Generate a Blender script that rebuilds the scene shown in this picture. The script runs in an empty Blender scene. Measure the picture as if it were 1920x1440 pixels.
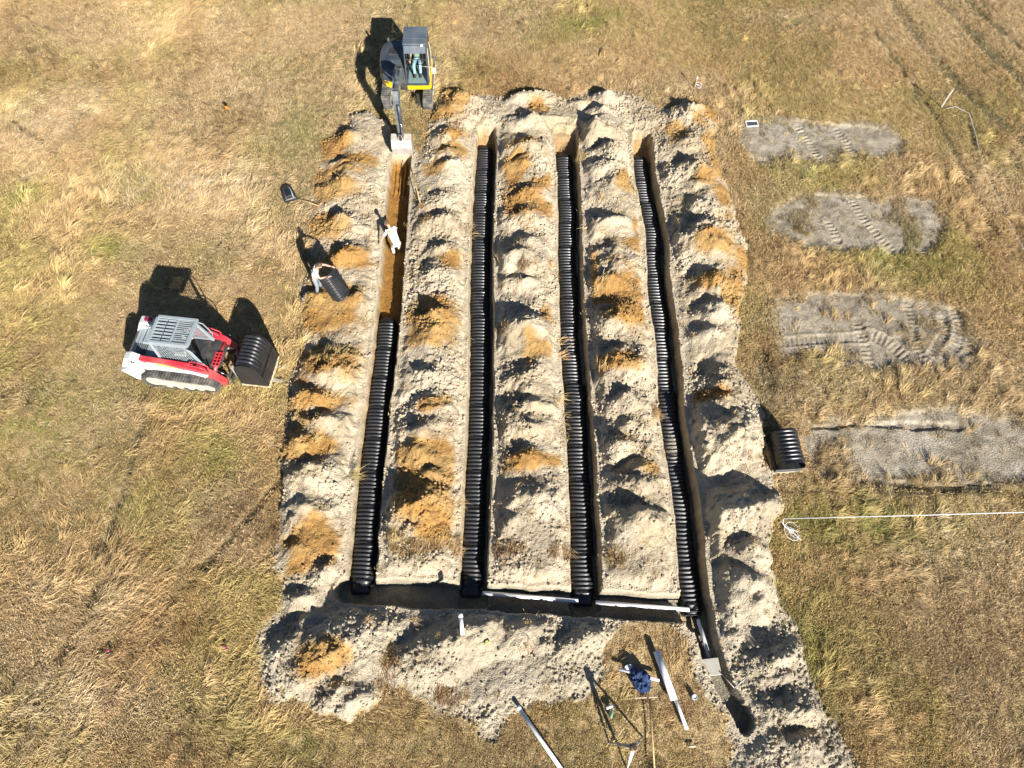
import bpy, math, random
import numpy as np
from mathutils import Vector, Matrix

random.seed(7)
rng = np.random.default_rng(11)
scene = bpy.context.scene
col = scene.collection
R = math.radians

# ------------------------------------------------------------------ camera, sky, sun, exposure
FOC = 1333.0                      # focal length in pixels of a 1920 wide picture
PITCH = R(62.5)                   # drone camera looks this far below the horizon
CAM_H = 23.0                      # metres above the field
CAM = np.array([0.0, -CAM_H / math.tan(PITCH), CAM_H])
FW = np.array([0.0, math.cos(PITCH), -math.sin(PITCH)])
RT = np.array([1.0, 0.0, 0.0])
UP = np.cross(RT, FW)

cam_data = bpy.data.cameras.new('drone_camera')
cam_data.sensor_fit = 'HORIZONTAL'
cam_data.sensor_width = 36.0
cam_data.lens = 36.0 * FOC / 1920.0
cam_data.clip_end = 2000.0
cam_data.clip_start = 0.1
cam = bpy.data.objects.new('drone_camera', cam_data)
cam.location = Vector(CAM)
cam.rotation_euler = (math.pi / 2 - PITCH, 0, 0)
col.objects.link(cam)
scene.camera = cam

SUN_EL = R(28.5)
SUN_AZ = math.atan2(0.46, -0.89)  # clockwise from +Y
SUN_TO = Vector((math.sin(SUN_AZ) * math.cos(SUN_EL), math.cos(SUN_AZ) * math.cos(SUN_EL), math.sin(SUN_EL)))

world = bpy.data.worlds.new('World')
scene.world = world
world.use_nodes = True
wn = world.node_tree
sky = wn.nodes.new('ShaderNodeTexSky')
sky.sky_type = 'NISHITA'
sky.sun_disc = False
sky.sun_elevation = SUN_EL
sky.sun_rotation = SUN_AZ
sky.air_density = 0.7
sky.dust_density = 0.1
bg = wn.nodes['Background']
bg.inputs['Strength'].default_value = 0.05
wn.links.new(sky.outputs['Color'], bg.inputs['Color'])

sd = bpy.data.lights.new('sun', 'SUN')
sd.energy = 5.0
sd.angle = R(0.5)
sd.color = (1.0, 0.955, 0.88)
sun = bpy.data.objects.new('sun', sd)
sun.rotation_euler = SUN_TO.to_track_quat('Z', 'Y').to_euler()
sun.location = (20, -30, 40)
col.objects.link(sun)

scene.view_settings.view_transform = 'Standard'
scene.view_settings.look = 'None'
scene.view_settings.gamma = 1.0
scene.view_settings.exposure = 1.08
scene.cycles.max_bounces = 5
scene.cycles.diffuse_bounces = 1
scene.cycles.glossy_bounces = 2

# ------------------------------------------------------------------ small helpers
def at(px, py, z=0.0):
    """survey point: where the line through this spot of the aerial picture meets height z"""
    d = FW + RT * (px - 960) / FOC - UP * (py - 720) / FOC
    t = (z - CAM_H) / d[2]
    return CAM + d * t

def A2(px, py, z=0.0):
    p = at(px, py, z)
    return (float(p[0]), float(p[1]))

def V(px, py, z=0.0):
    return Vector(at(px, py, z))

def smooth(a, b, x):
    t = np.clip((x - a) / (b - a), 0, 1)
    return t * t * (3 - 2 * t)

def _hash(i, j, seed):
    i = i.astype(np.int64); j = j.astype(np.int64)
    n = (i * 374761393 + j * 668265263 + seed * 974634777) & 0x7fffffff
    n = ((n ^ (n >> 13)) * 1274126177) & 0x7fffffff
    n = (n ^ (n >> 16)) & 0xffff
    return n / 65535.0

def vnoise(x, y, seed=0):
    xi = np.floor(x); yi = np.floor(y)
    fx = x - xi; fy = y - yi
    fx = fx * fx * (3 - 2 * fx); fy = fy * fy * (3 - 2 * fy)
    a = _hash(xi, yi, seed); b = _hash(xi + 1, yi, seed)
    c = _hash(xi, yi + 1, seed); d = _hash(xi + 1, yi + 1, seed)
    return (a * (1 - fx) + b * fx) * (1 - fy) + (c * (1 - fx) + d * fx) * fy

def fbm(x, y, f, seed=0, octv=4):
    s = 0; a = 0.5; t = 0
    c, sn = 0.8, 0.6
    for k in range(octv):
        s = s + a * vnoise(x * f + 17.3 * k, y * f - 9.1 * k, seed + k)
        t += a; a *= 0.5; f *= 2.03
        x, y = c * x - sn * y, sn * x + c * y
    return s / t

def seg_dist(X, Y, pts):
    """distance to an open polyline, and the length run along it"""
    best = np.full(X.shape, 1e9); run = np.zeros(X.shape); acc = 0
    for (x0, y0), (x1, y1) in zip(pts[:-1], pts[1:]):
        dx, dy = x1 - x0, y1 - y0
        L2 = dx * dx + dy * dy; L = math.sqrt(L2)
        t = np.clip(((X - x0) * dx + (Y - y0) * dy) / L2, 0, 1)
        d = np.hypot(X - x0 - t * dx, Y - y0 - t * dy)
        m = d < best
        best = np.where(m, d, best); run = np.where(m, acc + t * L, run)
        acc += L
    return best, run

def poly_sd(X, Y, pts):
    """signed distance to a closed outline, negative inside"""
    best = np.full(X.shape, 1e9); inside = np.zeros(X.shape, bool)
    n = len(pts)
    for i in range(n):
        x0, y0 = pts[i]; x1, y1 = pts[(i + 1) % n]
        dx, dy = x1 - x0, y1 - y0
        L2 = dx * dx + dy * dy + 1e-12
        t = np.clip(((X - x0) * dx + (Y - y0) * dy) / L2, 0, 1)
        best = np.minimum(best, (X - x0 - t * dx) ** 2 + (Y - y0 - t * dy) ** 2)
        c = (y0 > Y) != (y1 > Y)
        xx = x0 + (Y - y0) * dx / (dy if abs(dy) > 1e-9 else 1e-9)
        inside ^= c & (X < xx)
    return np.where(inside, -1, 1) * np.sqrt(best)

def blob(X, Y, px, py, rx, ry):
    """soft ellipse on the ground, radii in picture pixels"""
    cx, cy = A2(px, py)
    ex = abs(A2(px + rx, py)[0] - cx); ey = abs(A2(px, py - ry)[1] - cy)
    return np.exp(-(((X - cx) / ex) ** 2 + ((Y - cy) / ey) ** 2))

# ------------------------------------------------------------------ the dig, surveyed from the picture
TRENCH = [(-5.28, -4.36, -7.75, 11.35), (-1.66, -0.73, -7.9, 13.1), (1.89, 2.83, -8.0, 12.95), (5.38, 6.24, -8.6, 12.8)]
DEPTH = 0.68
DEPTHS = [0.66, 0.80, 0.82, 0.80]
HEADER = [(-5.15, -7.38), (-1.2, -7.55), (2.4, -7.75), (5.8, -7.95)]
OUTFLOW = [A2(1312, 1150), A2(1338, 1235), A2(1362, 1290), A2(1395, 1352)]

DUG = [A2(*p) for p in [
    (1290, 182), (1262, 205), (1235, 200), (1200, 182), (1150, 168), (1105, 168), (1065, 185), (1000, 168), (950, 183), (905, 180),
    (868, 164), (832, 170), (815, 195), (806, 225), (800, 262), (790, 285), (772, 270), (735, 268), (735, 232), (690, 214), (658, 222),
    (650, 250), (605, 262), (596, 320), (582, 360), (580, 400), (573, 430), (580, 465), (600, 485), (575, 520), (558, 540), (566, 600),
    (572, 640), (553, 690), (543, 730), (538, 770), (528, 820), (524, 850), (530, 900), (524, 960), (520, 1010), (514, 1062), (532, 1090),
    (526, 1130), (486, 1180), (480, 1240), (488, 1300), (505, 1335), (555, 1308), (600, 1332), (655, 1346), (700, 1322), (722, 1290),
    (760, 1285), (800, 1318), (860, 1345), (895, 1388), (925, 1390), (948, 1345), (985, 1330), (1050, 1308), (1100, 1302), (1128, 1270),
    (1140, 1200), (1165, 1168), (1240, 1165), (1288, 1180), (1305, 1250), (1330, 1310), (1360, 1350), (1370, 1440), (1380, 1500),
    (1640, 1500), (1606, 1430), (1590, 1392), (1566, 1352), (1536, 1322), (1520, 1290), (1506, 1230), (1490, 1180), (1466, 1140),
    (1455, 1100), (1446, 1070), (1440, 1020), (1446, 985), (1460, 958), (1455, 925), (1444, 892), (1424, 860), (1428, 830), (1431, 785),
    (1420, 760), (1400, 730), (1378, 690), (1378, 640), (1388, 582), (1402, 500), (1400, 465), (1388, 420), (1370, 380), (1358, 330),
    (1344, 290), (1338, 258), (1348, 230), (1330, 198)]]

# shadowed hollows seen on the heaps: (x, y, length of the shade); each belongs to the bucket load just below right of it
HOLLOW = [
 (645,250,28),(633,300,30),(643,323,20),(632,342,26),(622,404,40),(640,476,22),(586,551,30),(667,553,24),(605,657,50),(581,737,34),
 (590,777,30),(556,815,44),(570,873,36),(562,933,30),(552,967,28),(556,1015,24),(600,1060,34),(548,1105,24),
 (543,1168,44),(590,1185,50),(640,1160,24),(680,1164,26),(762,1210,34),(830,1190,40),(900,1163,24),(960,1172,30),(1070,1182,34),(620,1290,34),(660,1305,28),
 (838,175,34),(833,198,26),(825,250,28),(825,282,26),(830,307,28),(820,365,30),(812,407,36),(815,460,28),(798,497,38),(825,551,18),(795,590,36),(800,620,28),(790,687,34),
 (781,746,42),(770,800,30),(810,792,26),(762,833,28),(765,927,44),(800,880,22),(770,985,24),
 (977,167,34),(970,217,34),(970,265,34),(968,300,24),(972,355,28),(970,400,26),(970,440,42),(966,480,34),(968,514,28),(987,530,20),(964,593,50),(985,632,26),(970,685,34),(970,712,28),
 (970,744,38),(956,779,26),(982,790,34),(975,850,26),(964,915,52),(954,967,30),
 (1118,170,34),(1108,205,28),(1110,238,30),(1125,278,30),(1116,303,30),(1128,335,30),(1118,400,44),(1130,462,32),(1140,487,36),(1125,520,26),(1137,585,38),(1150,632,22),(1140,665,40),
 (1156,748,32),(1165,785,24),(1152,817,34),(1177,854,40),(1181,900,26),(1160,945,44),(1160,975,34),
 (1260,190,48),(1273,255,40),(1281,311,46),(1290,345,24),(1296,377,46),(1294,428,46),(1288,515,54),(1330,450,28),(1315,568,46),(1304,612,38),(1320,690,48),
 (1342,735,34),(1336,794,62),(1363,920,72),(1384,1012,36),(1353,1064,50),(1437,1196,48),(1433,1227,32),(1456,1255,34),(1462,1298,40),(1480,1384,34),(1390,1120,24)]
# warm clay turned up from below, pictured patches
OCHRE = [(620,280,32,20),(675,308,30,14),(625,365,38,16),(612,430,36,24),(655,495,40,16),(615,590,48,34),(640,560,30,12),(625,690,55,28),(600,758,60,16),(560,850,38,16),
 (600,842,40,14),(590,1020,48,36),(565,1055,30,20),(615,1235,48,34),(640,330,40,12),
 (868,180,28,14),(828,222,24,14),(855,205,20,10),(850,265,18,10),(850,292,24,10),(815,325,18,12),(805,598,44,28),(805,630,40,22),(850,500,22,14),(812,768,28,12),
 (800,860,60,22),(800,900,56,24),(800,960,50,30),(820,1000,40,22),(770,945,30,30),
 (1012,211,18,10),(975,282,28,9),(968,320,24,26),(980,385,34,26),(1015,400,34,16),(1030,350,14,12),(1027,595,14,12),(1010,664,22,12),(995,868,48,15),(1040,500,12,10),
 (1172,350,16,18),(1110,520,10,40),(1165,550,46,24),(1172,602,34,15),(1145,692,44,16),(1190,465,22,12),(1218,887,20,10),(1200,430,16,18),
 (1310,200,20,14),(1333,224,18,14),(1265,255,16,14),(1330,275,22,12),(1345,325,22,22),(1320,350,20,10),(1335,470,34,18),(1390,490,14,22),(1372,560,24,34),(1330,540,26,14),(1325,745,26,12),(1350,370,18,20)]
OCHRE_WIDE = [(600,340,52,110),(595,560,60,100),(585,770,62,120),(800,900,62,120),(805,610,50,60),(990,370,50,80),(1325,260,40,100),(1375,500,45,120),(1165,560,55,70),(850,250,40,80),(1150,690,50,30),(1000,660,40,40)]
PALE = [(675,360,24,14),(655,420,24,14),(655,530,24,20),(610,795,30,12),(860,330,20,30),(850,385,28,22),(860,460,22,16),(1172,493,26,16),(1350,595,26,22),(1160,300,26,30),
 (1020,320,20,20),(1400,790,24,40),(1400,830,22,30),(1015,960,30,30),(1170,1010,26,18),(1070,1270,30,26),(1450,1240,26,30),(790,1310,50,12),(900,1330,40,14),(1380,960,40,40),(1010,600,20,60)]
TUFT = [(790,1030,62,14),(750,1010,24,16),(855,1025,16,16),(955,1035,26,20),(1045,1035,24,14),(1150,1048,22,16),(735,1240,16,26),(720,1290,20,20),(845,1305,34,16),(1200,1200,40,26),(1250,1230,50,40),
        (1220,1300,70,50),(1170,1350,60,40),(1300,1380,40,50),(1255,160,30,30),(960,480,8,8),(945,622,12,10),(1060,795,8,8),(985,515,10,6),(800,420,8,10),(1225,775,8,10)]
PLOT = [[A2(*p) for p in q] for q in (
 [(1388,228),(1440,222),(1540,228),(1660,238),(1700,262),(1690,292),(1600,300),(1530,306),(1470,298),(1415,300),(1388,270)],
 [(1448,385),(1500,362),(1620,366),(1745,374),(1772,410),(1768,468),(1640,474),(1500,462),(1448,440)],
 [(1448,560),(1530,546),(1640,552),(1720,560),(1796,580),(1832,650),(1800,682),(1735,690),(1690,680),(1640,692),(1560,668),(1480,665),(1455,620)],
 [(1508,792),(1640,776),(1800,764),(1925,785),(2040,800),(2040,905),(1920,905),(1800,906),(1640,892),(1540,892),(1498,850)])]
TREAD = [([A2(*p) for p in q], w) for q, w in (
 ([(1498,236),(1518,262),(1538,302)],.42), ([(1566,238),(1585,262),(1604,292)],.42), ([(1598,372),(1622,412),(1655,448),(1690,475)],.42), ([(1553,412),(1572,448)],.42),
 ([(1462,640),(1540,634),(1620,630)],.42), ([(1608,602),(1622,640),(1636,692)],.42), ([(1636,626),(1668,640),(1702,668)],.55), ([(1702,568),(1712,600),(1716,640),(1742,692)],.42),
 ([(1788,566),(1802,605),(1794,645),(1752,690)],.5), ([(1768,590),(1776,620),(1748,665)],.4),
 ([(1475,1332),(1530,1385),(1572,1450)],.55), ([(1536,1326),(1580,1380),(1612,1450)],.5), ([(779,462),(772,520),(764,585)],.32), ([(1452,1400),(1492,1452)],.5), ([(905,1325),(940,1350)],.4))]
RUT = [([A2(*p) for p in q], w) for q, w in (
 ([(272,778),(245,860),(215,960),(180,1090),(120,1210),(40,1370),(-40,1480)],.14), ([(1668,-10),(1720,70),(1800,165),(1925,280)],.26), ([(1752,-10),(1830,75),(1925,165)],.26), ([(1800,-10),(1925,105)],.2), ([(1640,60),(1760,230),(1850,420)],.12),
 ([(1620,902),(1740,918),(1850,914),(1930,930)],.16), ([(1510,800),(1640,794),(1800,797)],.10), ([(1415,296),(1470,318),(1500,335)],.22), ([(1640,478),(1720,476),(1780,478)],.12), ([(1425,660),(1440,715)],.28), ([(25,225),(70,262),(108,290)],.13), ([(148,208),(165,220)],.13), ([(215,285),(240,318)],.10), ([(1815,230),(1840,310),(1925,480)],.08), ([(520,905),(440,1000),(380,1060)],.16))]

RIDGE = [(-6.6, 1.1, 0.22), (-2.75, 0.85, 0.26), (0.85, 0.85, 0.26), (4.35, 0.80, 0.26), (8.2, 1.0, 0.30)]
SOIL_PALE = np.array([0.49, 0.41, 0.295]); SOIL_SAND = np.array([0.41, 0.335, 0.228]); SOIL_GREY = np.array([0.31, 0.255, 0.18])
SOIL_OCHRE = np.array([0.34, 0.185, 0.055]); SOIL_DEEP = np.array([0.31, 0.155, 0.035]); PLOT_GREY = np.array([0.345, 0.295, 0.22])
THATCH = np.array([0.44, 0.32, 0.165])

def mix(a, b, t):
    return a + (b - a) * t[..., None]

def terrain(X, Y, full=True):
    X = np.asarray(X, float); Y = np.asarray(Y, float)
    n1 = fbm(X, Y, 0.9, 3, 4); n2 = fbm(X, Y, 4.0, 9, 3); n3 = fbm(X, Y, 0.13, 21, 3)
    z = 0.10 * (n3 - 0.5) + 0.10 * (n1 - 0.5) + 0.03 * (n2 - 0.5)
    near = (X > -10.5) & (X < 13) & (Y > -17) & (Y < 17.5)
    sdist = np.full(X.shape, 9.0)
    sdist[near] = poly_sd(X[near], Y[near], DUG)
    sdist = sdist + 0.55 * (n1 - 0.5) + 0.3 * (n2 - 0.5)
    soil = smooth(0.06, -0.10, sdist)
    # distance outside the trenches
    wob = 0.12 * (fbm(X, Y, 1.6, 33, 4) - 0.5) + 0.5 * (fbm(X, Y, 1.3, 37, 3) - 0.5) * smooth(11.4, 12.6, Y)
    td = np.full(X.shape, 9.0); floor = np.full(X.shape, -DEPTH)
    tid = np.zeros(X.shape, int)
    for k, (x0, x1, y0, y1) in enumerate(TRENCH):
        cx, hw = (x0 + x1) / 2, (x1 - x0) / 2
        sway = 0.05 * np.sin(Y * 0.45 + k * 1.7) + (0.06 * np.sin(Y * 1.1) if k == 3 else 0)
        dx = np.abs(X - cx - sway) - hw
        dy = np.maximum(y0 - Y, Y - y1)
        rc = 0.22; ex, ey = dx + rc, dy + rc
        d = np.where((ex > 0) & (ey > 0), np.hypot(np.maximum(ex, 0), np.maximum(ey, 0)) - rc, np.maximum(dx, dy)) + wob
        m = d < td
        ramp = smooth(y1 - 0.9, y1 + 0.05, Y + 0.5 * (n1 - 0.5)) if k else smooth(y1 - 0.35, y1 + 0.05, Y)
        floor = np.where(m, -DEPTHS[k] + (DEPTHS[k] - 0.1) * ramp * 0.65, floor)
        tid = np.where(m, k + 1, tid); td = np.minimum(td, d)
    dh, _ = seg_dist(X, Y, HEADER); dh = dh - 0.40 + 1.6 * wob
    m = dh < td; tid = np.where(m & (td > 0), 5, tid); floor = np.where(m & (td > 0), -DEPTH + 0.04, floor); td = np.minimum(td, dh)
    do, run = seg_dist(X, Y, OUTFLOW); do = do - (0.32 - 0.03 * run) + 0.9 * wob
    dp = np.hypot(X - OUTFLOW[-1][0], (Y - OUTFLOW[-1][1]) * 0.8) - 0.24 + 4 * wob
    do = np.minimum(do, dp)
    m = do < td; tid = np.where(m & (td > 0), 6, tid); floor = np.where(m & (td > 0), -DEPTH - 0.02 + 0.06 * run, floor); td = np.minimum(td, do)
    # heaps: bucket loads at the slope sand stands at
    heap = np.zeros(X.shape)
    # the ground is warped a little so that no load is a clean cone
    WX = X + 0.55 * (fbm(X, Y, 1.3, 51, 4) - 0.5); WY = Y + 0.50 * (fbm(X, Y, 1.3, 61, 4) - 0.5)
    for (cx, cy, h, rx, ry, ca, sa) in LOADS:
        m = (np.abs(X - cx) < rx * 1.7) & (np.abs(Y - cy) < rx * 1.7)
        if not m.any(): continue
        ax, ay = WX[m] - cx, WY[m] - cy
        u, v = ca * ax + sa * ay, -sa * ax + ca * ay
        r = np.sqrt((u / rx) ** 2 + (v / ry) ** 2 + 0.008)
        heap[m] += np.exp(9.0 * np.maximum(h * (1.04 - r), 0)) - 1
    heap = np.log1p(heap) / 9.0
    heap = heap * (0.60 + 0.80 * fbm(X, Y, 1.9, 55, 4))
    pit = np.zeros(X.shape)
    for (cx, cy, rx, ry, d) in PITS:
        m = (np.abs(X - cx) < rx * 2.2) & (np.abs(Y - cy) < ry * 2.2)
        if not m.any(): continue
        ax, ay = 1.8 * WX[m] - 0.8 * X[m] - cx, 1.8 * WY[m] - 0.8 * Y[m] - cy - 0.25 * (X[m] - cx)
        r2 = (ax / rx) ** 2 + (ay / ry) ** 2
        pit[m] = np.maximum(pit[m], d * np.exp(-r2 ** 1.1))
    ridge = np.zeros(X.shape)
    for cx, wd, hh in RIDGE:
        c2 = cx + 0.7 * (fbm(X * 0 + cx, Y, 0.45, 57, 3) - 0.5)
        ridge = np.maximum(ridge, hh * (0.55 + 0.9 * fbm(X * 0.6, Y, 0.7, 58, 3)) * np.exp(-np.abs((X - c2) / wd) ** 2.4))
    ridge = ridge * smooth(-8.2, -6.6, Y) * smooth(15.2, 13.4, Y)
    inner = smooth(0.0, -0.55, sdist)
    base = (0.05 + 0.16 * fbm(X, Y, 0.8, 71, 3)) * inner
    keep = smooth(0.14, 0.50, td + 0.25 * (n2 - 0.5))
    fl = soil * keep
    rough = np.abs(fbm(X, Y, 2.2, 81, 2) - 0.5) * 2
    clod = np.abs(vnoise(X * 7.5, Y * 7.5, 90) - 0.5) * 2
    clod2 = np.abs(vnoise(X * 12.5 + 3, Y * 12.5, 91) - 0.5) * 2
    cm = smooth(0.42, 0.68, fbm(X, Y, 0.7, 95, 3))
    z = z + fl * (np.maximum(np.maximum(heap, ridge) + 0.35 * np.minimum(heap, ridge) + base - pit, -0.12) + (0.05 + 0.03 * cm) * (rough - 0.4))
    z = z + soil * (0.2 + 0.8 * keep) * ((0.028 + 0.05 * cm) * (clod - 0.4) + (0.022 + 0.02 * cm) * (clod2 - 0.4))
    # bare plots
    pd = np.full(X.shape, 9.0)
    pm = (X > 6.5)
    for q in PLOT:
        if pm.any(): pd[pm] = np.minimum(pd[pm], poly_sd(X[pm], Y[pm], q))
    pdn = pd - 0.12 + 0.8 * (n1 - 0.5) + 0.35 * (n2 - 0.5)
    plot = smooth(0.25, -0.40, pdn)
    z = z - 0.07 * smooth(0.1, -0.1, pd + 0.12 * (n2 - 0.5)) + plot * 0.04 * (rough - 0.4)
    tread = np.zeros(X.shape)
    for pts, w in TREAD:
        xs = [p[0] for p in pts]; ys = [p[1] for p in pts]
        m = (X > min(xs) - 1) & (X < max(xs) + 1) & (Y > min(ys) - 1) & (Y < max(ys) + 1)
        if not m.any(): continue
        d, s = seg_dist(X[m], Y[m], pts)
        ins = smooth(w / 2, w / 2 - 0.06, d)
        edge = np.exp(-((d - w / 2 - 0.04) / 0.06) ** 2)
        lug = smooth(-0.35, 0.35, np.sin(s * 2 * math.pi / 0.19 + 2.0 * np.sign(0.5 - d / w)))
        z[m] += ins * (-0.035 + 0.036 * lug * (0.55 + 0.9 * (n2[m] - 0.25))) + 0.018 * edge * n1[m] * 2
        tread[m] = np.maximum(tread[m], ins)
    rut = np.zeros(X.shape)
    for pts, w in RUT:
        d, s = seg_dist(X, Y, pts)
        rut = np.maximum(rut, smooth(w * 1.5, w * 0.5, d + 0.22 * (n1 - 0.5) + 0.12 * (n2 - 0.5)))
    z = z - 0.09 * rut * (1 - soil)
    zt = floor + 0.05 * (n1 - 0.5) + 0.03 * (n2 - 0.5)
    # bucket tooth grooves where the excavator is still cutting
    g = (tid == 1) & (Y > 9.6)
    zt = zt + np.where(g, 0.05 * np.cos((X - TRENCH[0][0]) * 2 * math.pi / 0.19), 0)
    cut = smooth(0.02, -0.055, td)
    z = np.where(cut > 0, z * (1 - cut) + zt * cut, z)
    if not full:
        return z, sdist, td, plot, pd, rut, tread
    # ---------------- what the soil is made of
    och = np.zeros(X.shape); pal = np.zeros(X.shape); tuf = np.zeros(X.shape)
    for b in OCHRE_WIDE: och = np.maximum(och, 0.60 * blob(X, Y, *b))
    for b in OCHRE: och = np.maximum(och, blob(X, Y, b[0], b[1], b[2] * 1.4, b[3] * 1.4))
    for b in PALE: pal = np.maximum(pal, blob(X, Y, *b))
    for b in TUFT: tuf = np.maximum(tuf, blob(X, Y, *b))
    och = smooth(0.24, 0.72, och + 0.75 * (fbm(X, Y, 1.7, 101, 4) - 0.5) + 0.3 * (n2 - 0.5))
    pal = smooth(0.25, 0.8, pal + 0.4 * (n1 - 0.5))
    c = np.broadcast_to(SOIL_SAND, X.shape + (3,)).copy()
    c = mix(c, SOIL_PALE, smooth(0.44, 0.62, fbm(X, Y, 0.5, 111, 4)))
    c = mix(c, SOIL_GREY, 0.75 * smooth(0.52, 0.72, fbm(X, Y, 1.1, 121, 4)) * smooth(10, -6, Y + 4 * (n1 - .5)) )
    c = mix(c, SOIL_PALE * 1.06, pal)
    c = mix(c, SOIL_OCHRE * np.array([1.0, 1.0, 1.0]), och * 0.95)
    c = mix(c, np.array([0.40, 0.26, 0.105]), och * 0.6 * smooth(0.45, 0.6, n1))
    # the south and far right loads are greyer
    c = mix(c, np.array([0.37, 0.325, 0.245]), smooth(-6.5, -8.5, Y) * 0.55 * (1 - och))
    c = mix(c, SOIL_PALE * 1.08, 0.8 * smooth(0.42, 0.20, td + 0.25 * (n2 - 0.5)) * (Y < 12))
    c = c * (0.88 + 0.24 * n2)[..., None]
    field = THATCH * (0.75 + 0.5 * n1)[..., None]
    field = mix(field, np.array([0.13, 0.12, 0.05]), smooth(0.45, 0.7, fbm(X, Y, 0.3, 131, 3)) * 0.8)
    field = mix(field, np.array([0.10, 0.085, 0.05]), rut * 0.7)
    pc = PLOT_GREY * (0.8 + 0.4 * n1)[..., None]
    pc = mix(pc, np.array([0.40, 0.35, 0.275]), smooth(0.50, 0.70, fbm(X * 0.55, Y * 1.3, 0.9, 141, 4)))
    pc = mix(pc, np.array([0.20, 0.165, 0.115]), smooth(0.5, 0.7, fbm(X, Y, 2.3, 151, 3)) * 0.55)
    out = mix(field, pc, plot)
    out = mix(out, c, soil)
    # trench walls: sand over clay
    depth = np.clip(-z / DEPTH, 0, 1)
    tc = np.broadcast_to(np.array([0.44, 0.355, 0.225]), X.shape + (3,)).copy()
    tc = mix(tc, np.array([0.27, 0.24, 0.18]), (tid >= 5) * 1.0)
    clay = np.where(tid == 1, 1.0, np.where(tid <= 4, 0.55 * smooth(10.5, 12.2, Y), 0.0)) * smooth(-8, 2, Y)
    tc = mix(tc, SOIL_DEEP, smooth(0.35, 0.8, depth + 0.3 * (n1 - 0.5)) * np.where(tid <= 4, 0.15, 0.0) + smooth(0.35, 0.8, depth + 0.3 * (n1 - 0.5)) * 0.8 * clay)
    tc = tc * (0.62 + 0.55 * n2 + 0.2 * n1)[..., None]
    out = mix(out, tc, smooth(0.03, -0.03, td))
    # grass that still stands on the dug ground
    tuft = tuf * soil
    return z, sdist, td, plot, pd, rut, tread, out, tuft, tid, soil

# bucket loads: from the mapped hollows, plus smaller ones filling the banks
LOADS = []; PITS = []
def add_load(cx, cy, h, rx, ry, ang):
    LOADS.append((cx, cy, h, rx, ry, math.cos(ang), math.sin(ang)))
for (px, py, s) in HOLLOW:
    low = py > 1130
    px2, py2 = px + random.uniform(0.3, 0.8) * s, py + random.uniform(0.5, 0.8) * s
    cx, cy = A2(px2, py2)
    h = (0.22 + 0.0118 * s) * random.uniform(0.65, 1.2)
    add_load(cx, cy, h, h * random.uniform(1.2, 2.5) + 0.10, h * random.uniform(0.9, 1.5) + 0.08, random.uniform(0.3, 0.9) if low and px < 1200 else random.uniform(-0.35, 0.45))
    hx, hy_ = A2(px, py)
    PITS.append((hx, hy_, s * random.uniform(.45, .75) / 50, s * random.uniform(.3, .45) / 48, (0.10 + 0.0030 * s) * random.uniform(0.4, 1.1)))
for k in range(150):
    x = random.uniform(-9, 11); y = random.uniform(-12, 15)
    h = random.uniform(0.08, 0.22)
    add_load(x, y, h, h * random.uniform(1.3, 2.6) + 0.1, h * random.uniform(1.0, 1.5) + 0.08, random.uniform(-0.8, 0.8))

def ground_z(x, y):
    return float(terrain(np.array([float(x)]), np.array([float(y)]), False)[0][0])

# ------------------------------------------------------------------ materials
MATS = {}
def mat(name, color, rough=0.6, metal=0.0, spec=0.5, var=0.12, scale=8.0, bump=0.0, bscale=60.0, coat=0.0, dust=0.0, dustcol=(0.42, 0.36, 0.26)):
    m = bpy.data.materials.new(name); m.use_nodes = True
    nt = m.node_tree; b = nt.nodes['Principled BSDF']
    b.inputs['Roughness'].default_value = rough; b.inputs['Metallic'].default_value = metal
    b.inputs['Specular IOR Level'].default_value = spec; b.inputs['Coat Weight'].default_value = coat
    tc = nt.nodes.new('ShaderNodeTexCoord')
    no = nt.nodes.new('ShaderNodeTexNoise'); no.inputs['Scale'].default_value = scale; no.inputs['Detail'].default_value = 5
    nt.links.new(tc.outputs['Object'], no.inputs['Vector'])
    rp = nt.nodes.new('ShaderNodeValToRGB')
    a = tuple(max(0, c * (1 - var)) for c in color); d = tuple(min(1, c * (1 + var)) for c in color)
    rp.color_ramp.elements[0].position = 0.3; rp.color_ramp.elements[0].color = a + (1,)
    rp.color_ramp.elements[1].position = 0.7; rp.color_ramp.elements[1].color = d + (1,)
    nt.links.new(no.outputs['Fac'], rp.inputs['Fac'])
    last = rp.outputs['Color']
    if dust:
        n2 = nt.nodes.new('ShaderNodeTexNoise'); n2.inputs['Scale'].default_value = scale * 0.45; n2.inputs['Detail'].default_value = 8
        nt.links.new(tc.outputs['Object'], n2.inputs['Vector'])
        mr = nt.nodes.new('ShaderNodeMapRange'); mr.inputs['From Min'].default_value = 0.42; mr.inputs['From Max'].default_value = 0.72
        mr.inputs['To Max'].default_value = dust
        nt.links.new(n2.outputs['Fac'], mr.inputs['Value'])
        mx = nt.nodes.new('ShaderNodeMix'); mx.data_type = 'RGBA'; mx.inputs['B'].default_value = dustcol + (1,)
        nt.links.new(mr.outputs['Result'], mx.inputs['Factor']); nt.links.new(last, mx.inputs['A'])
        last = mx.outputs['Result']
    nt.links.new(last, b.inputs['Base Color'])
    if bump:
        nb = nt.nodes.new('ShaderNodeTexNoise'); nb.inputs['Scale'].default_value = bscale; nb.inputs['Detail'].default_value = 4
        nt.links.new(tc.outputs['Object'], nb.inputs['Vector'])
        bp = nt.nodes.new('ShaderNodeBump'); bp.inputs['Strength'].default_value = bump; bp.inputs['Distance'].default_value = 0.02
        nt.links.new(nb.outputs['Fac'], bp.inputs['Height']); nt.links.new(bp.outputs['Normal'], b.inputs['Normal'])
    MATS[name] = m
    return m

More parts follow.
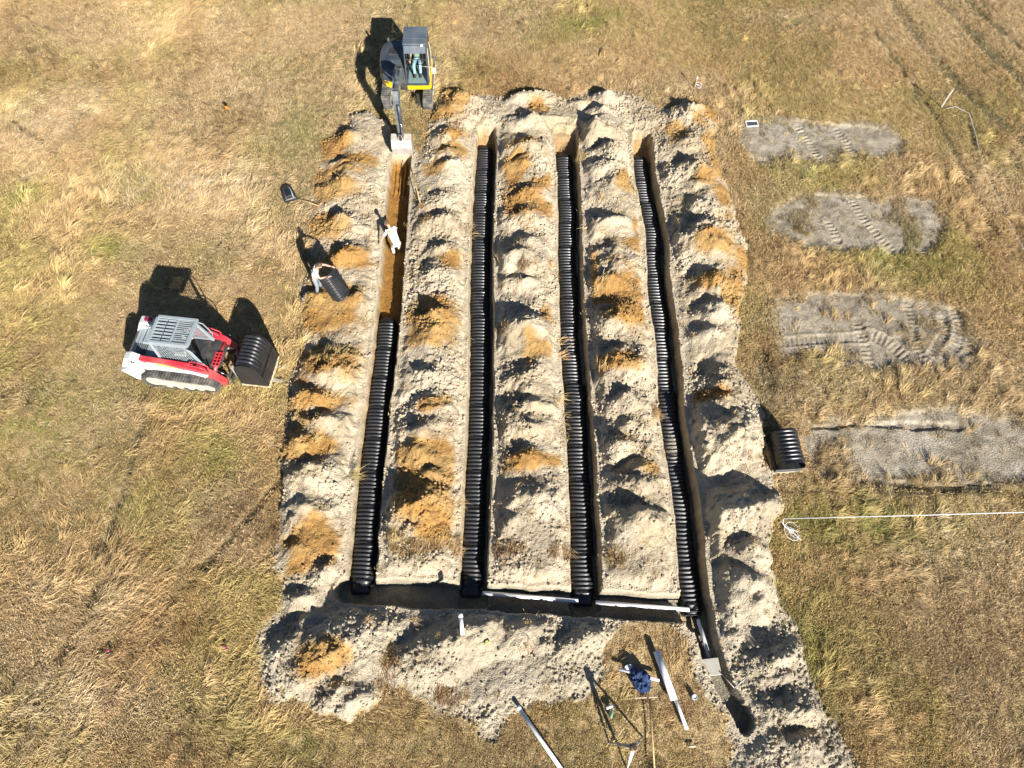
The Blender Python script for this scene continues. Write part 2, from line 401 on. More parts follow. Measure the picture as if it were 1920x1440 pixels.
def soil_material():
    m = bpy.data.materials.new('soil'); m.use_nodes = True
    nt = m.node_tree; b = nt.nodes['Principled BSDF']
    b.inputs['Roughness'].default_value = 0.95; b.inputs['Specular IOR Level'].default_value = 0.1
    at_ = nt.nodes.new('ShaderNodeAttribute'); at_.attribute_name = 'soil_colour'
    geo = nt.nodes.new('ShaderNodeNewGeometry')
    n = nt.nodes.new('ShaderNodeTexNoise'); n.inputs['Scale'].default_value = 9.0; n.inputs['Detail'].default_value = 8; n.inputs['Roughness'].default_value = 0.7
    nt.links.new(geo.outputs['Position'], n.inputs['Vector'])
    mr = nt.nodes.new('ShaderNodeMapRange'); mr.inputs['From Min'].default_value = 0.3; mr.inputs['From Max'].default_value = 0.7
    mr.inputs['To Min'].default_value = 0.72; mr.inputs['To Max'].default_value = 1.22
    nt.links.new(n.outputs['Fac'], mr.inputs['Value'])
    vm = nt.nodes.new('ShaderNodeVectorMath'); vm.operation = 'SCALE'
    nt.links.new(at_.outputs['Color'], vm.inputs[0]); nt.links.new(mr.outputs['Result'], vm.inputs['Scale'])
    nt.links.new(vm.outputs['Vector'], b.inputs['Base Color'])
    n2 = nt.nodes.new('ShaderNodeTexNoise'); n2.inputs['Scale'].default_value = 22.0; n2.inputs['Detail'].default_value = 6
    nt.links.new(geo.outputs['Position'], n2.inputs['Vector'])
    bp = nt.nodes.new('ShaderNodeBump'); bp.inputs['Strength'].default_value = 0.9; bp.inputs['Distance'].default_value = 0.06
    nt.links.new(n2.outputs['Fac'], bp.inputs['Height']); nt.links.new(bp.outputs['Normal'], b.inputs['Normal'])
    return m
M_SOIL = soil_material()

def instanced_material(name, attr, rough=0.8, spec=0.2, trans=0.0):
    m = bpy.data.materials.new(name); m.use_nodes = True
    nt = m.node_tree; b = nt.nodes['Principled BSDF']
    b.inputs['Roughness'].default_value = rough; b.inputs['Specular IOR Level'].default_value = spec
    a = nt.nodes.new('ShaderNodeAttribute'); a.attribute_type = 'INSTANCER'; a.attribute_name = attr
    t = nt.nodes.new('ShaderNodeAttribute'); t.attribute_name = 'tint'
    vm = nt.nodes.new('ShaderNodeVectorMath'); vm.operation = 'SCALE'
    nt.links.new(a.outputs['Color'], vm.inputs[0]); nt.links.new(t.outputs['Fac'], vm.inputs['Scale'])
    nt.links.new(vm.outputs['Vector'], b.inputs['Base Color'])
    if trans:
        out = nt.nodes['Material Output']
        tr = nt.nodes.new('ShaderNodeBsdfTranslucent'); mx = nt.nodes.new('ShaderNodeMixShader'); mx.inputs['Fac'].default_value = trans
        nt.links.new(vm.outputs['Vector'], tr.inputs['Color'])
        nt.links.new(b.outputs['BSDF'], mx.inputs[1]); nt.links.new(tr.outputs['BSDF'], mx.inputs[2]); nt.links.new(mx.outputs['Shader'], out.inputs['Surface'])
    return m
M_GRASS = instanced_material('dry_grass', 'grass_colour', 0.75, 0.15, 0.2)
M_CLOD = instanced_material('clod', 'clod_colour', 0.95, 0.1)

mat('black_plastic', (0.018, 0.019, 0.022), 0.36, spec=0.5, var=0.3, scale=5, bump=0.05, bscale=30, dust=0.10, dustcol=(0.10, 0.085, 0.06))
mat('black_film', (0.02, 0.021, 0.023), 0.42, var=0.2, scale=4, bump=0.1, bscale=14)
mat('pvc', (0.80, 0.81, 0.82), 0.35, var=0.03, scale=4, dust=0.12)
mat('white_paint', (0.70, 0.70, 0.69), 0.4, var=0.06, scale=3, coat=0.2, dust=0.4)
mat('red_paint', (0.52, 0.025, 0.045), 0.42, var=0.15, scale=3, coat=0.2, dust=0.3)
mat('cab_grey', (0.27, 0.32, 0.345), 0.42, var=0.05, scale=3, dust=0.12)
mat('dark_steel', (0.03, 0.032, 0.036), 0.5, var=0.3, scale=6, dust=0.2)
mat('black_rubber', (0.06, 0.06, 0.058), 0.8, var=0.3, scale=7, dust=0.9, dustcol=(0.24, 0.22, 0.18))
mat('dusty_frame', (0.50, 0.46, 0.37), 0.7, var=0.2, scale=5, dust=0.4)
mat('chrome', (0.65, 0.66, 0.68), 0.2, metal=1.0, var=0.05)
mat('boom_paint', (0.10, 0.12, 0.14), 0.4, var=0.2, scale=4, coat=0.3, dust=0.25)
mat('charcoal_paint', (0.04, 0.053, 0.07), 0.35, var=0.2, scale=3, coat=0.4, dust=0.12)
mat('roof_blue', (0.075, 0.10, 0.135), 0.45, var=0.2, scale=3, dust=0.2)
mat('yellow_paint', (0.80, 0.52, 0.01), 0.4, var=0.06, scale=3, coat=0.3, dust=0.14)
mat('bucket_steel', (0.42, 0.385, 0.345), 0.45, var=0.2, scale=6, metal=0.2, dust=0.5, dustcol=(0.62, 0.55, 0.44))
mat('wood', (0.52, 0.36, 0.18), 0.7, var=0.2, scale=12)
mat('pallet_wood', (0.62, 0.50, 0.33), 0.75, var=0.15, scale=9)
mat('concrete', (0.42, 0.39, 0.33), 0.9, var=0.12, scale=10, bump=0.3, bscale=40)
mat('blue_cloth', (0.008, 0.03, 0.10), 0.75, var=0.4, scale=16, bump=0.4, bscale=24)
mat('rope', (0.72, 0.71, 0.72), 0.8, var=0.1, scale=20)
mat('skin', (0.56, 0.32, 0.22), 0.55, var=0.08, scale=10)
mat('hair', (0.10, 0.055, 0.03), 0.7, var=0.3, scale=30)
mat('white_shirt', (0.80, 0.80, 0.80), 0.8, var=0.04, scale=9, bump=0.3, bscale=14)
mat('pale_trousers', (0.62, 0.60, 0.55), 0.85, var=0.1, scale=9, bump=0.3, bscale=14)
mat('grey_jeans', (0.22, 0.25, 0.29), 0.85, var=0.15, scale=9, bump=0.3, bscale=14)
mat('light_jeans', (0.34, 0.46, 0.58), 0.85, var=0.1, scale=9, bump=0.3, bscale=14)
mat('green_shirt', (0.26, 0.33, 0.24), 0.85, var=0.1, scale=9, bump=0.3, bscale=14)
mat('boot', (0.05, 0.035, 0.025), 0.7, var=0.2)
mat('seat_cloth', (0.03, 0.06, 0.14), 0.8, var=0.2)
mat('seat_grey', (0.16, 0.16, 0.16), 0.7, var=0.2)
mat('orange_tape', (0.9, 0.22, 0.02), 0.6, var=0.05)
mat('pink_tape', (0.85, 0.08, 0.35), 0.6, var=0.05)
mat('lime_plastic', (0.42, 0.50, 0.08), 0.5, var=0.08)
mat('green_plastic', (0.16, 0.32, 0.20), 0.5, var=0.15)
mat('slate_panel', (0.06, 0.065, 0.075), 0.4, var=0.15)
mat('decal_black', (0.02, 0.02, 0.025), 0.5)
mat('decal_yellow', (0.85, 0.55, 0.15), 0.5)
mat('lamp_red', (0.22, 0.02, 0.05), 0.25)
mat('pipe_cap', (0.55, 0.66, 0.74), 0.35, var=0.1)
mat('glove', (0.55, 0.42, 0.28), 0.8, var=0.1)

def glass_material():
    m = bpy.data.materials.new('cab_glass'); m.use_nodes = True
    nt = m.node_tree; out = nt.nodes['Material Output']
    tr = nt.nodes.new('ShaderNodeBsdfTransparent'); tr.inputs['Color'].default_value = (0.92, 0.97, 0.95, 1)
    gl = nt.nodes.new('ShaderNodeBsdfGlossy'); gl.inputs['Roughness'].default_value = 0.03
    fr = nt.nodes.new('ShaderNodeFresnel'); fr.inputs['IOR'].default_value = 1.45
    mx = nt.nodes.new('ShaderNodeMixShader')
    nt.links.new(fr.outputs['Fac'], mx.inputs['Fac']); nt.links.new(tr.outputs['BSDF'], mx.inputs[1]); nt.links.new(gl.outputs['BSDF'], mx.inputs[2])
    nt.links.new(mx.outputs['Shader'], out.inputs['Surface'])
    MATS['cab_glass'] = m
glass_material()

# ------------------------------------------------------------------ object helpers
def tag(o, label=None, cat=None, group=None, kind=None):
    if label: o['label'] = label
    if cat: o['category'] = cat
    if group: o['group'] = group
    if kind: o['kind'] = kind
    return o

def empty(name, loc=(0, 0, 0), rz=0.0, label=None, cat=None, group=None):
    o = bpy.data.objects.new(name, None); o.location = loc; o.rotation_euler = (0, 0, rz); o.empty_display_size = 0.2
    col.objects.link(o)
    return tag(o, label, cat, group)

class MB:
    """gathers boxes, bars and tubes into one mesh"""
    def __init__(s): s.v = []; s.f = []; s.sm = []
    def add(s, verts, faces, sm=False):
        n = len(s.v); s.v += [tuple(p) for p in verts]
        for f in faces: s.f.append(tuple(n + i for i in f)); s.sm.append(sm)
        return s
    def box(s, c, size, rot=None, ch=0.012):
        hx, hy, hz = size[0] / 2, size[1] / 2, size[2] / 2
        ch = min(ch, hx * .45, hy * .45, hz * .45)
        vs = []
        for sx in (-1, 1):
            for sy in (-1, 1):
                for sz in (-1, 1):
                    vs += [(sx * hx, sy * (hy - ch), sz * (hz - ch)), (sx * (hx - ch), sy * hy, sz * (hz - ch)), (sx * (hx - ch), sy * (hy - ch), sz * hz)]
        idx = lambda sx, sy, sz, k: ((sx > 0) * 4 + (sy > 0) * 2 + (sz > 0)) * 3 + k
        F = []
        for sx in (-1, 1):
            q = [idx(sx, -1, -1, 0), idx(sx, 1, -1, 0), idx(sx, 1, 1, 0), idx(sx, -1, 1, 0)]; F.append(q if sx > 0 else q[::-1])
        for sy in (-1, 1):
            q = [idx(-1, sy, -1, 1), idx(-1, sy, 1, 1), idx(1, sy, 1, 1), idx(1, sy, -1, 1)]; F.append(q if sy > 0 else q[::-1])
        for sz in (-1, 1):
            q = [idx(-1, -1, sz, 2), idx(1, -1, sz, 2), idx(1, 1, sz, 2), idx(-1, 1, sz, 2)]; F.append(q if sz > 0 else q[::-1])
        for sx in (-1, 1):
            for sy in (-1, 1):
                q = [idx(sx, sy, -1, 0), idx(sx, sy, -1, 1), idx(sx, sy, 1, 1), idx(sx, sy, 1, 0)]; F.append(q if sx * sy > 0 else q[::-1])
            for sz in (-1, 1):
                q = [idx(sx, -1, sz, 0), idx(sx, 1, sz, 0), idx(sx, 1, sz, 2), idx(sx, -1, sz, 2)]; F.append(q if sx * sz > 0 else q[::-1])
        for sy in (-1, 1):
            for sz in (-1, 1):
                q = [idx(-1, sy, sz, 1), idx(-1, sy, sz, 2), idx(1, sy, sz, 2), idx(1, sy, sz, 1)]; F.append(q if sy * sz > 0 else q[::-1])
        for sx in (-1, 1):
            for sy in (-1, 1):
                for sz in (-1, 1):
                    q = [idx(sx, sy, sz, 0), idx(sx, sy, sz, 1), idx(sx, sy, sz, 2)]; F.append(q if sx * sy * sz > 0 else q[::-1])
        M = Matrix.Translation(Vector(c)) @ (rot.to_4x4() if rot else Matrix.Identity(4))
        return s.add([M @ Vector(v) for v in vs], F)
    def bar(s, p0, p1, w, h, ch=0.008):
        """box beam from p0 to p1"""
        p0 = Vector(p0); p1 = Vector(p1); d = p1 - p0
        q = d.to_track_quat('X', 'Z')
        return s.box((p0 + p1) / 2, (d.length, w, h), q.to_matrix(), ch)
    def tube(s, pts, r, seg=10, cap=True):
        pts = [Vector(p) for p in pts]; n = len(pts)
        rr = r if isinstance(r, (list, tuple)) else [r] * n
        vs = []; prev = None
        for i, p in enumerate(pts):
            d = (pts[min(i + 1, n - 1)] - pts[max(i - 1, 0)]).normalized()
            if prev is None: prev = d.orthogonal().normalized()
            u = (prev - d * prev.dot(d))
            u = u.normalized() if u.length > 1e-6 else d.orthogonal().normalized()
            w = d.cross(u); prev = u
            vs += [p + rr[i] * (math.cos(2 * math.pi * k / seg) * u + math.sin(2 * math.pi * k / seg) * w) for k in range(seg)]
        F = [(i * seg + k, i * seg + (k + 1) % seg, (i + 1) * seg + (k + 1) % seg, (i + 1) * seg + k) for i in range(n - 1) for k in range(seg)]
        s.add(vs, F, True)
        if cap:
            b = len(s.v) - len(vs)
            s.f.append(tuple(b + k for k in range(seg))[::-1]); s.sm.append(False)
            s.f.append(tuple(b + (n - 1) * seg + k for k in range(seg))); s.sm.append(False)
        return s
    def pipe(s, p0, p1, r, wall=0.008, seg=14):
        """open ended pipe with a wall"""
        p0 = Vector(p0); p1 = Vector(p1); d = (p1 - p0).normalized(); u = d.orthogonal().normalized(); w = d.cross(u)
        vs = []
        for p, q in ((p0, r), (p1, r), (p1, r - wall), (p0, r - wall)):
            vs += [p + q * (math.cos(2 * math.pi * k / seg) * u + math.sin(2 * math.pi * k / seg) * w) for k in range(seg)]
        F = [(i * seg + k, i * seg + (k + 1) % seg, ((i + 1) % 4) * seg + (k + 1) % seg, ((i + 1) % 4) * seg + k) for i in range(4) for k in range(seg)]
        return s.add(vs, F, True)
    def prism(s, poly, a0, a1, axis='y'):
        """outline in the plane across the axis, pushed from a0 to a1"""
        def P(u, v, a):
            return {'y': (u, a, v), 'x': (a, u, v), 'z': (u, v, a)}[axis]
        n = len(poly)
        vs = [P(u, v, a0) for u, v in poly] + [P(u, v, a1) for u, v in poly]
        F = [tuple(range(n)), tuple(range(2 * n - 1, n - 1, -1))] + [(i, n + i, n + (i + 1) % n, (i + 1) % n) for i in range(n)]
        return s.add(vs, F)
    def build(s, name, m, parent=None, loc=None, rot=None):
        me = bpy.data.meshes.new(name)
        me.from_pydata(s.v, [], s.f)
        me.validate(); 
        if len(me.polygons) == len(s.sm): me.polygons.foreach_set('use_smooth', s.sm)
        import bmesh
        bm = bmesh.new(); bm.from_mesh(me); bmesh.ops.recalc_face_normals(bm, faces=bm.faces); bm.to_mesh(me); bm.free()
        me.materials.append(MATS[m] if isinstance(m, str) else m)
        o = bpy.data.objects.new(name, me); col.objects.link(o)
        if parent: o.parent = parent
        if loc is not None: o.location = loc
        if rot is not None: o.rotation_euler = rot
        return o

def copy_tree(o, parent=None):
    c = o.copy(); col.objects.link(c); c.parent = parent
    for ch in list(o.children): copy_tree(ch, c)
    return c

def mesh_np(name, verts, faces, m, smoothed=True):
    me = bpy.data.meshes.new(name)
    nv, nf = len(verts), len(faces)
    me.vertices.add(nv); me.vertices.foreach_set('co', np.ascontiguousarray(verts, np.float32).ravel())
    k = faces.shape[1]
    me.loops.add(nf * k); me.loops.foreach_set('vertex_index', np.ascontiguousarray(faces, np.int32).ravel())
    me.polygons.add(nf); me.polygons.foreach_set('loop_start', np.arange(0, nf * k, k, dtype=np.int32))
    me.polygons.foreach_set('use_smooth', np.full(nf, smoothed))
    me.update(calc_edges=True)
    me.materials.append(m)
    return me

#@@TERRAIN
# ------------------------------------------------------------------ ground, banks of spoil, trenches
def axis(parts):
    a = []
    for lo, hi, st in parts:
        n = max(1, int(round((hi - lo) / st)))
        a += list(np.linspace(lo, hi, n, endpoint=False))
    return np.array(a + [parts[-1][1]])

gx = axis([(-400, -60, 85), (-60, -30, 6), (-30, -9.2, 0.13), (-9.2, 11.6, 0.04), (11.6, 18.0, 0.055), (18.0, 30, 0.25), (30, 60, 6), (60, 400, 85)])
gy = axis([(-400, -60, 85), (-60, -18, 6), (-18, -12.6, 0.2), (-12.6, 16.2, 0.042), (16.2, 26, 0.2), (26, 60, 6), (60, 400, 85)])
GX, GY = np.meshgrid(gx, gy)
fx, fy = GX.ravel(), GY.ravel()
(tz, tsd, ttd, tplot, tpd, trut, ttread, tcol, ttuft, ttid, tsoil) = terrain(fx, fy)
nx, ny = len(gx), len(gy)
I = np.arange(nx * ny).reshape(ny, nx)
quads = np.stack([I[:-1, :-1], I[:-1, 1:], I[1:, 1:], I[1:, :-1]], -1).reshape(-1, 4)
qx = fx[quads].mean(1); qy = fy[quads].mean(1); qsd = tsd[quads].mean(1); qtd = ttd[quads].mean(1); qtid = ttid[quads[:, 0]]
qpl = tpd[quads].mean(1)
reg = np.zeros(len(quads), int)
banks = (qsd < 0.0) & (qtd > 0)
reg = np.where(banks & (qx < -4.85), 1, reg)
reg = np.where(banks & (qx >= -4.85) & (qx < -1.2), 2, reg)
reg = np.where(banks & (qx >= -1.2) & (qx < 2.35), 3, reg)
reg = np.where(banks & (qx >= 2.35) & (qx < 5.8), 4, reg)
reg = np.where(banks & (qx >= 5.8), 5, reg)
hy = -7.38 - 0.052 * (qx + 5.15)
reg = np.where(banks & (qy < hy) & (qx < 5.8), 6, reg)
reg = np.where((qtd <= 0), 10 + np.clip(qtid, 1, 6), reg)
reg = np.where((reg == 0) & (qpl < 0) & (qx > 6.5), 20, reg)
pk = np.zeros(len(quads), int); bestp = np.full(len(quads), 1e9)
sel = reg == 20
for i, q in enumerate(PLOT):
    cyy = np.mean([p[1] for p in q])
    d = np.abs(qy - cyy); m = sel & (d < bestp); pk[m] = i; bestp[m] = d[m]
reg = np.where(sel, 20 + pk, reg)

PARTS = {
 0: ('ground', None, None, 'structure'),
 1: ('spoil_bank', 'ochre and pale spoil bank west of the leftmost trench', 'dirt bank', None),
 2: ('spoil_bank', 'spoil bank with orange clay heaps between the first and second trench from the left', 'dirt bank', None),
 3: ('spoil_bank', 'pale sandy spoil bank between the two middle trenches', 'dirt bank', None),
 4: ('spoil_bank', 'spoil bank between the third and fourth trench from the left', 'dirt bank', None),
 5: ('spoil_bank', 'long pale spoil bank running along the right side of the rightmost trench', 'dirt bank', None),
 6: ('spoil_bank', 'grey sandy spoil bank below the cross trench with short pipe on it', 'dirt bank', None),
 11: ('trench', None, None, 'structure'), 12: ('trench', None, None, 'structure'), 13: ('trench', None, None, 'structure'), 14: ('trench', None, None, 'structure'),
 15: ('cross_trench', None, None, 'structure'), 16: ('outflow_trench', None, None, 'structure'),
 20: ('bare_plot', None, None, 'structure'), 21: ('bare_plot', None, None, 'structure'), 22: ('bare_plot', None, None, 'structure'), 23: ('bare_plot', None, None, 'structure')}
allv = np.stack([fx, fy, tz], 1)
# vertex normals of the whole sheet, kept on every piece so that no seams show
Z2 = tz.reshape(ny, nx)
dzdx = np.gradient(Z2, gx, axis=1); dzdy = np.gradient(Z2, gy, axis=0)
NRM = np.stack([-dzdx, -dzdy, np.ones_like(dzdx)], -1).reshape(-1, 3)
NRM /= np.linalg.norm(NRM, axis=1, keepdims=True)
for r, (nm, lab, cat, kind) in PARTS.items():
    q = quads[reg == r]
    if len(q) == 0: continue
    used, inv = np.unique(q, return_inverse=True)
    me = mesh_np(nm, allv[used], inv.reshape(q.shape), M_SOIL)
    a = me.attributes.new('soil_colour', 'FLOAT_COLOR', 'POINT')
    c4 = np.ones((len(used), 4), np.float32); c4[:, :3] = np.clip(tcol[used], 0, 1)
    a.data.foreach_set('color', c4.ravel())
    me.normals_split_custom_set_from_vertices(NRM[used].astype(np.float32))
    o = bpy.data.objects.new(nm, me); col.objects.link(o)
    tag(o, lab, cat, 'banks of dug soil' if cat else None, kind)

# ------------------------------------------------------------------ scattering on points (for what nobody could count)
def scatter(name, pts, colour, rot, scl, protos, attr, kind='stuff'):
    me = bpy.data.meshes.new(name)
    n = len(pts)
    me.vertices.add(n); me.vertices.foreach_set('co', pts.astype(np.float32).ravel())
    c4 = np.ones((n, 4), np.float32); c4[:, :3] = colour
    a = me.attributes.new(attr, 'FLOAT_COLOR', 'POINT'); a.data.foreach_set('color', c4.ravel())
    a = me.attributes.new('turn', 'FLOAT_VECTOR', 'POINT'); a.data.foreach_set('vector', rot.astype(np.float32).ravel())
    a = me.attributes.new('size', 'FLOAT_VECTOR', 'POINT'); a.data.foreach_set('vector', scl.astype(np.float32).ravel())
    a = me.attributes.new('which', 'INT', 'POINT'); a.data.foreach_set('value', rng.integers(0, len(protos), n).astype(np.int32))
    o = bpy.data.objects.new(name, me); col.objects.link(o)
    src = bpy.data.collections.new(name + '_shapes')
    for p in protos: src.objects.link(p)
    g = bpy.data.node_groups.new(name, 'GeometryNodeTree')
    g.interface.new_socket('Geometry', in_out='INPUT', socket_type='NodeSocketGeometry')
    g.interface.new_socket('Geometry', in_out='OUTPUT', socket_type='NodeSocketGeometry')
    N = g.nodes; L = g.links
    i = N.new('NodeGroupInput'); u = N.new('NodeGroupOutput')
    ci = N.new('GeometryNodeCollectionInfo'); ci.inputs['Collection'].default_value = src
    ci.inputs['Separate Children'].default_value = True; ci.inputs['Reset Children'].default_value = True
    iop = N.new('GeometryNodeInstanceOnPoints'); iop.inputs['Pick Instance'].default_value = True
    def named(nm, t):
        k = N.new('GeometryNodeInputNamedAttribute'); k.data_type = t; k.inputs['Name'].default_value = nm
        return next(s for s in k.outputs if s.enabled and s.name == 'Attribute')
    L.new(i.outputs[0], iop.inputs['Points']); L.new(ci.outputs[0], iop.inputs['Instance'])
    L.new(named('which', 'INT'), iop.inputs['Instance Index'])
    L.new(named('turn', 'FLOAT_VECTOR'), iop.inputs['Rotation'])
    L.new(named('size', 'FLOAT_VECTOR'), iop.inputs['Scale'])
    L.new(iop.outputs[0], u.inputs[0])
    md = o.modifiers.new('scatter', 'NODES'); md.node_group = g
    o['kind'] = kind
    return o

def tuft_mesh(name, blades, h0, h1, spread, lean, width, aim=0.0):
    """a tuft of blades; lean 0 = upright, 1 = laid over along +x"""
    vs = []; fs = []; tint = []
    for b in range(blades):
        x, y = random.gauss(0, spread), random.gauss(0, spread)
        h = random.uniform(h0, h1); a = random.gauss(0, aim) if lean > 0.5 else random.uniform(0, 6.28)
        l = min(0.97, max(0.1, random.gauss(lean, 0.15)))
        dx, dy = math.cos(a), math.sin(a); w = width * random.uniform(0.7, 1.3) / 2
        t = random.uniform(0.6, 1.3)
        up0 = math.sqrt(max(0.02, 1 - l * l))
        p0 = Vector((x, y, -0.01)); p1 = p0 + Vector((dx * l * 0.5, dy * l * 0.5, up0 * 0.62)) * h
        p2 = p1 + Vector((dx * (l * .55 + .12), dy * (l * .55 + .12), up0 * 0.25 - 0.05)) * h
        sx, sy = -dy * w, dx * w
        n = len(vs)
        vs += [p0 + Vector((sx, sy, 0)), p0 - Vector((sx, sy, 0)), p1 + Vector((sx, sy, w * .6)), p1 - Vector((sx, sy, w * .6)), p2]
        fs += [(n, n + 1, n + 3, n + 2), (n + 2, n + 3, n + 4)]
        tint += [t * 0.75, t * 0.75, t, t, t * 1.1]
    me = bpy.data.meshes.new(name); me.from_pydata(vs, [], fs)
    a = me.attributes.new('tint', 'FLOAT', 'POINT'); a.data.foreach_set('value', tint)
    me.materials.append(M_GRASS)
    return bpy.data.objects.new(name, me)

STRAW = np.array([0.65, 0.45, 0.22]); BLEACH = np.array([0.75, 0.59, 0.375]); RUSSET = np.array([0.58, 0.345, 0.165]); OLIVE = np.array([0.52, 0.425, 0.15]); GREEN = np.array([0.33, 0.39, 0.085]); GREYED = np.array([0.30, 0.26, 0.18])

def field_points(density, keep):
    area = []
    ys = (-13.4, 23.5)
    n = int(density * (ys[1] - ys[0]) * 62)
    x = rng.uniform(-31, 31, n); y = rng.uniform(ys[0], ys[1], n)
    half = (y + 12.9) / 34.3 * (26.0 - 14.6) + 14.6 + 1.2
    m = np.abs(x) < half
    x, y = x[m], y[m]
    z, sdist, td, plot, pd, rut, tread, c, tuft, tid, soil = terrain(x, y)
    k = keep(x, y, sdist, td, plot, rut, tread, tuft)
    m = rng.random(len(x)) < k
    return x[m], y[m], z[m], tuft[m], plot[m]

GREENS = [(30,380,60,40),(262,356,40,30),(1110,40,90,40),(1505,335,60,30),(1700,480,90,50),(1410,770,40,50),(420,870,60,40),(60,800,160,120),(250,930,60,60),(1600,980,300,60),(560,250,50,60),(640,1390,200,50),(1500,1250,60,150),(350,720,120,40),(200,470,40,30)]
RUSSETS = [(1500,510,120,30),(1440,640,40,60),(1350,130,200,40),(330,900,80,40),(330,1180,120,60),(500,930,40,90),(1060,170,160,40),(150,230,120,50),(1400,300,50,60),(1250,1250,90,60),(1420,90,200,60)]
BLEACHED = [(150,60,180,60),(330,200,120,90),(60,250,120,60),(300,340,120,50),(200,1330,220,80),(430,40,60,80),(400,170,50,120),(1500,30,120,16),(1800,1050,140,60),(1450,600,60,40),(1480,730,80,40)]
DUN = np.array([0.27, 0.20, 0.095])
DARKER = [(850,1400,420,60),(1225,1280,110,120),(1720,1230,260,180),(470,960,70,60),(230,1000,60,200),(1450,690,60,60),(1800,700,90,120),(60,950,120,90)]
SHORTS = [(300,640,300,110),(100,900,200,160),(560,280,80,140),(1500,60,600,110),(700,60,260,90),(1150,90,260,90),(470,580,90,120),(1700,180,260,100),(1220,1275,190,190),(900,1410,420,70),(1330,1400,80,60)]

def grass_colour(x, y, n):
    a = fbm(x, y, 0.35, 201, 3); b = fbm(x, y, 1.1, 211, 3); c = fbm(x, y, 0.2, 221, 3); d = rng.random(n)
    f = np.broadcast_to(STRAW, (n, 3)).copy()
    g = np.zeros(n); r = np.zeros(n); w = np.zeros(n)
    for q in GREENS: g = np.maximum(g, blob(x, y, *q))
    for q in RUSSETS: r = np.maximum(r, blob(x, y, *q))
    for q in BLEACHED: w = np.maximum(w, blob(x, y, *q))
    f = mix(f, OLIVE, np.clip(smooth(0.46, 0.66, a) * 0.8 + g * 0.6, 0, 1) * (0.5 + 0.5 * d))
    f = mix(f, GREEN, np.clip(g * smooth(0.40, 0.62, b), 0, 1) * 0.75)
    f = mix(f, RUSSET, np.clip(smooth(0.52, 0.7, b) * 0.65 + r * 0.55, 0, 0.9) * rng.random(n))
    f = mix(f, BLEACH, np.clip(smooth(0.5, 0.68, c) * 0.7 + w * 0.8, 0, 1) * rng.random(n))
    dk = np.zeros(n)
    for q in DARKER: dk = np.maximum(dk, blob(x, y, *q))
    f = mix(f, DUN, 0.40 * dk * (0.4 + 0.6 * rng.random(n)))
    f *= rng.uniform(0.62, 1.25, (n, 1))
    f *= (0.80 + 0.40 * fbm(x, y, 3.1, 225, 3))[:, None]
    return f

def short_at(x, y):
    s = np.zeros(len(x))
    for q in SHORTS: s = np.maximum(s, blob(x, y, *q))
    return smooth(0.25, 0.6, s + 0.3 * (fbm(x, y, 0.5, 231, 3) - 0.5))

TRAMPLED = [((770,240,45,55),.95),((690,232,45,22),.95),((1225,1280,110,110),.75),((1330,1380,60,70),.8),((470,690,60,60),.4),((1500,40,90,12),.7)]
def keep_field(x, y, sdist, td, plot, rut, tread, tuft):
    k = smooth(-0.05, 0.12, sdist) * (1 - 0.96 * plot * smooth(0.26, 0.42, fbm(x, y, 0.8, 241, 3))) * (1 - 0.8 * rut) * (1 - 0.9 * tread * (plot > 0.3))
    k = np.maximum(k, 0.95 * smooth(0.22, 0.62, tuft + 0.5 * (fbm(x, y, 2.2, 251, 2) - 0.5)))
    k = np.maximum(k, 0.02 * (sdist < 0))
    for q, amt in TRAMPLED: k = k * (1 - amt * blob(x, y, *q) * smooth(0.3, 0.55, fbm(x, y, 1.6, 311, 3)))
    k = np.where(td < 0.02, 0, k)
    return k

# short stubble everywhere
x, y, z, tf, pl = field_points(120, keep_field)
n = len(x)
cg = grass_colour(x, y, n)
cg = mix(cg, RUSSET * 0.62, np.clip(tf * 1.5, 0, 1.0) * rng.random(n) ** .5); cg = mix(cg, GREYED, pl * 0.6)
sh = short_at(x, y)
ang = rng.uniform(0, 6.28, n)
rot = np.stack([rng.normal(0, .15, n), rng.normal(0, .15, n), ang], 1)
s = rng.uniform(0.7, 1.3, n) * (1.0 - 0.25 * sh)
scatter('grass_stubble', np.stack([x, y, z], 1), cg, rot, np.stack([s, s, s], 1),
        [tuft_mesh('stubble_tuft', 20, 0.05, 0.14, 0.065, 0.48, 0.010) for k in range(6)], 'grass_colour')
tag(bpy.data.objects['grass_stubble'], 'short dry grass covering the field', 'grass')

# long grass laid over by wind and wheels
def keep_long(x, y, *a):
    return keep_field(x, y, *a) * (1 - 0.9 * short_at(x, y)) * smooth(0.30, 0.52, fbm(x, y, 0.6, 261, 3) + 0.06)
x, y, z, tf, pl = field_points(34, keep_long)
n = len(x)
cg = grass_colour(x, y, n) * 1.08
cg = mix(cg, RUSSET * 0.72, np.clip(tf * 1.5, 0, 0.9) * rng.random(n) ** .5)
flow = -0.45 + 2.6 * math.pi * (fbm(x, y, 0.22, 271, 3) - 0.5) + 1.3 * (fbm(x, y, 1.0, 281, 2) - 0.5) + rng.normal(0, 0.25, n)
flow = np.where(x > 6, flow + rng.normal(0, 0.8, n), flow)
rot = np.stack([rng.normal(0, .1, n), rng.normal(0, .1, n), flow], 1)
s = rng.uniform(0.55, 1.3, n) * np.where(x > 6, 0.7, 1.0) * (1 - 0.4 * np.clip(tf, 0, 1))
scatter('long_grass', np.stack([x, y, z], 1), cg, rot, np.stack([s, s, s], 1),
        [tuft_mesh('long_tuft', 18, 0.16, 0.42, 0.09, 0.90, 0.0095, 0.5) for k in range(6)], 'grass_colour')
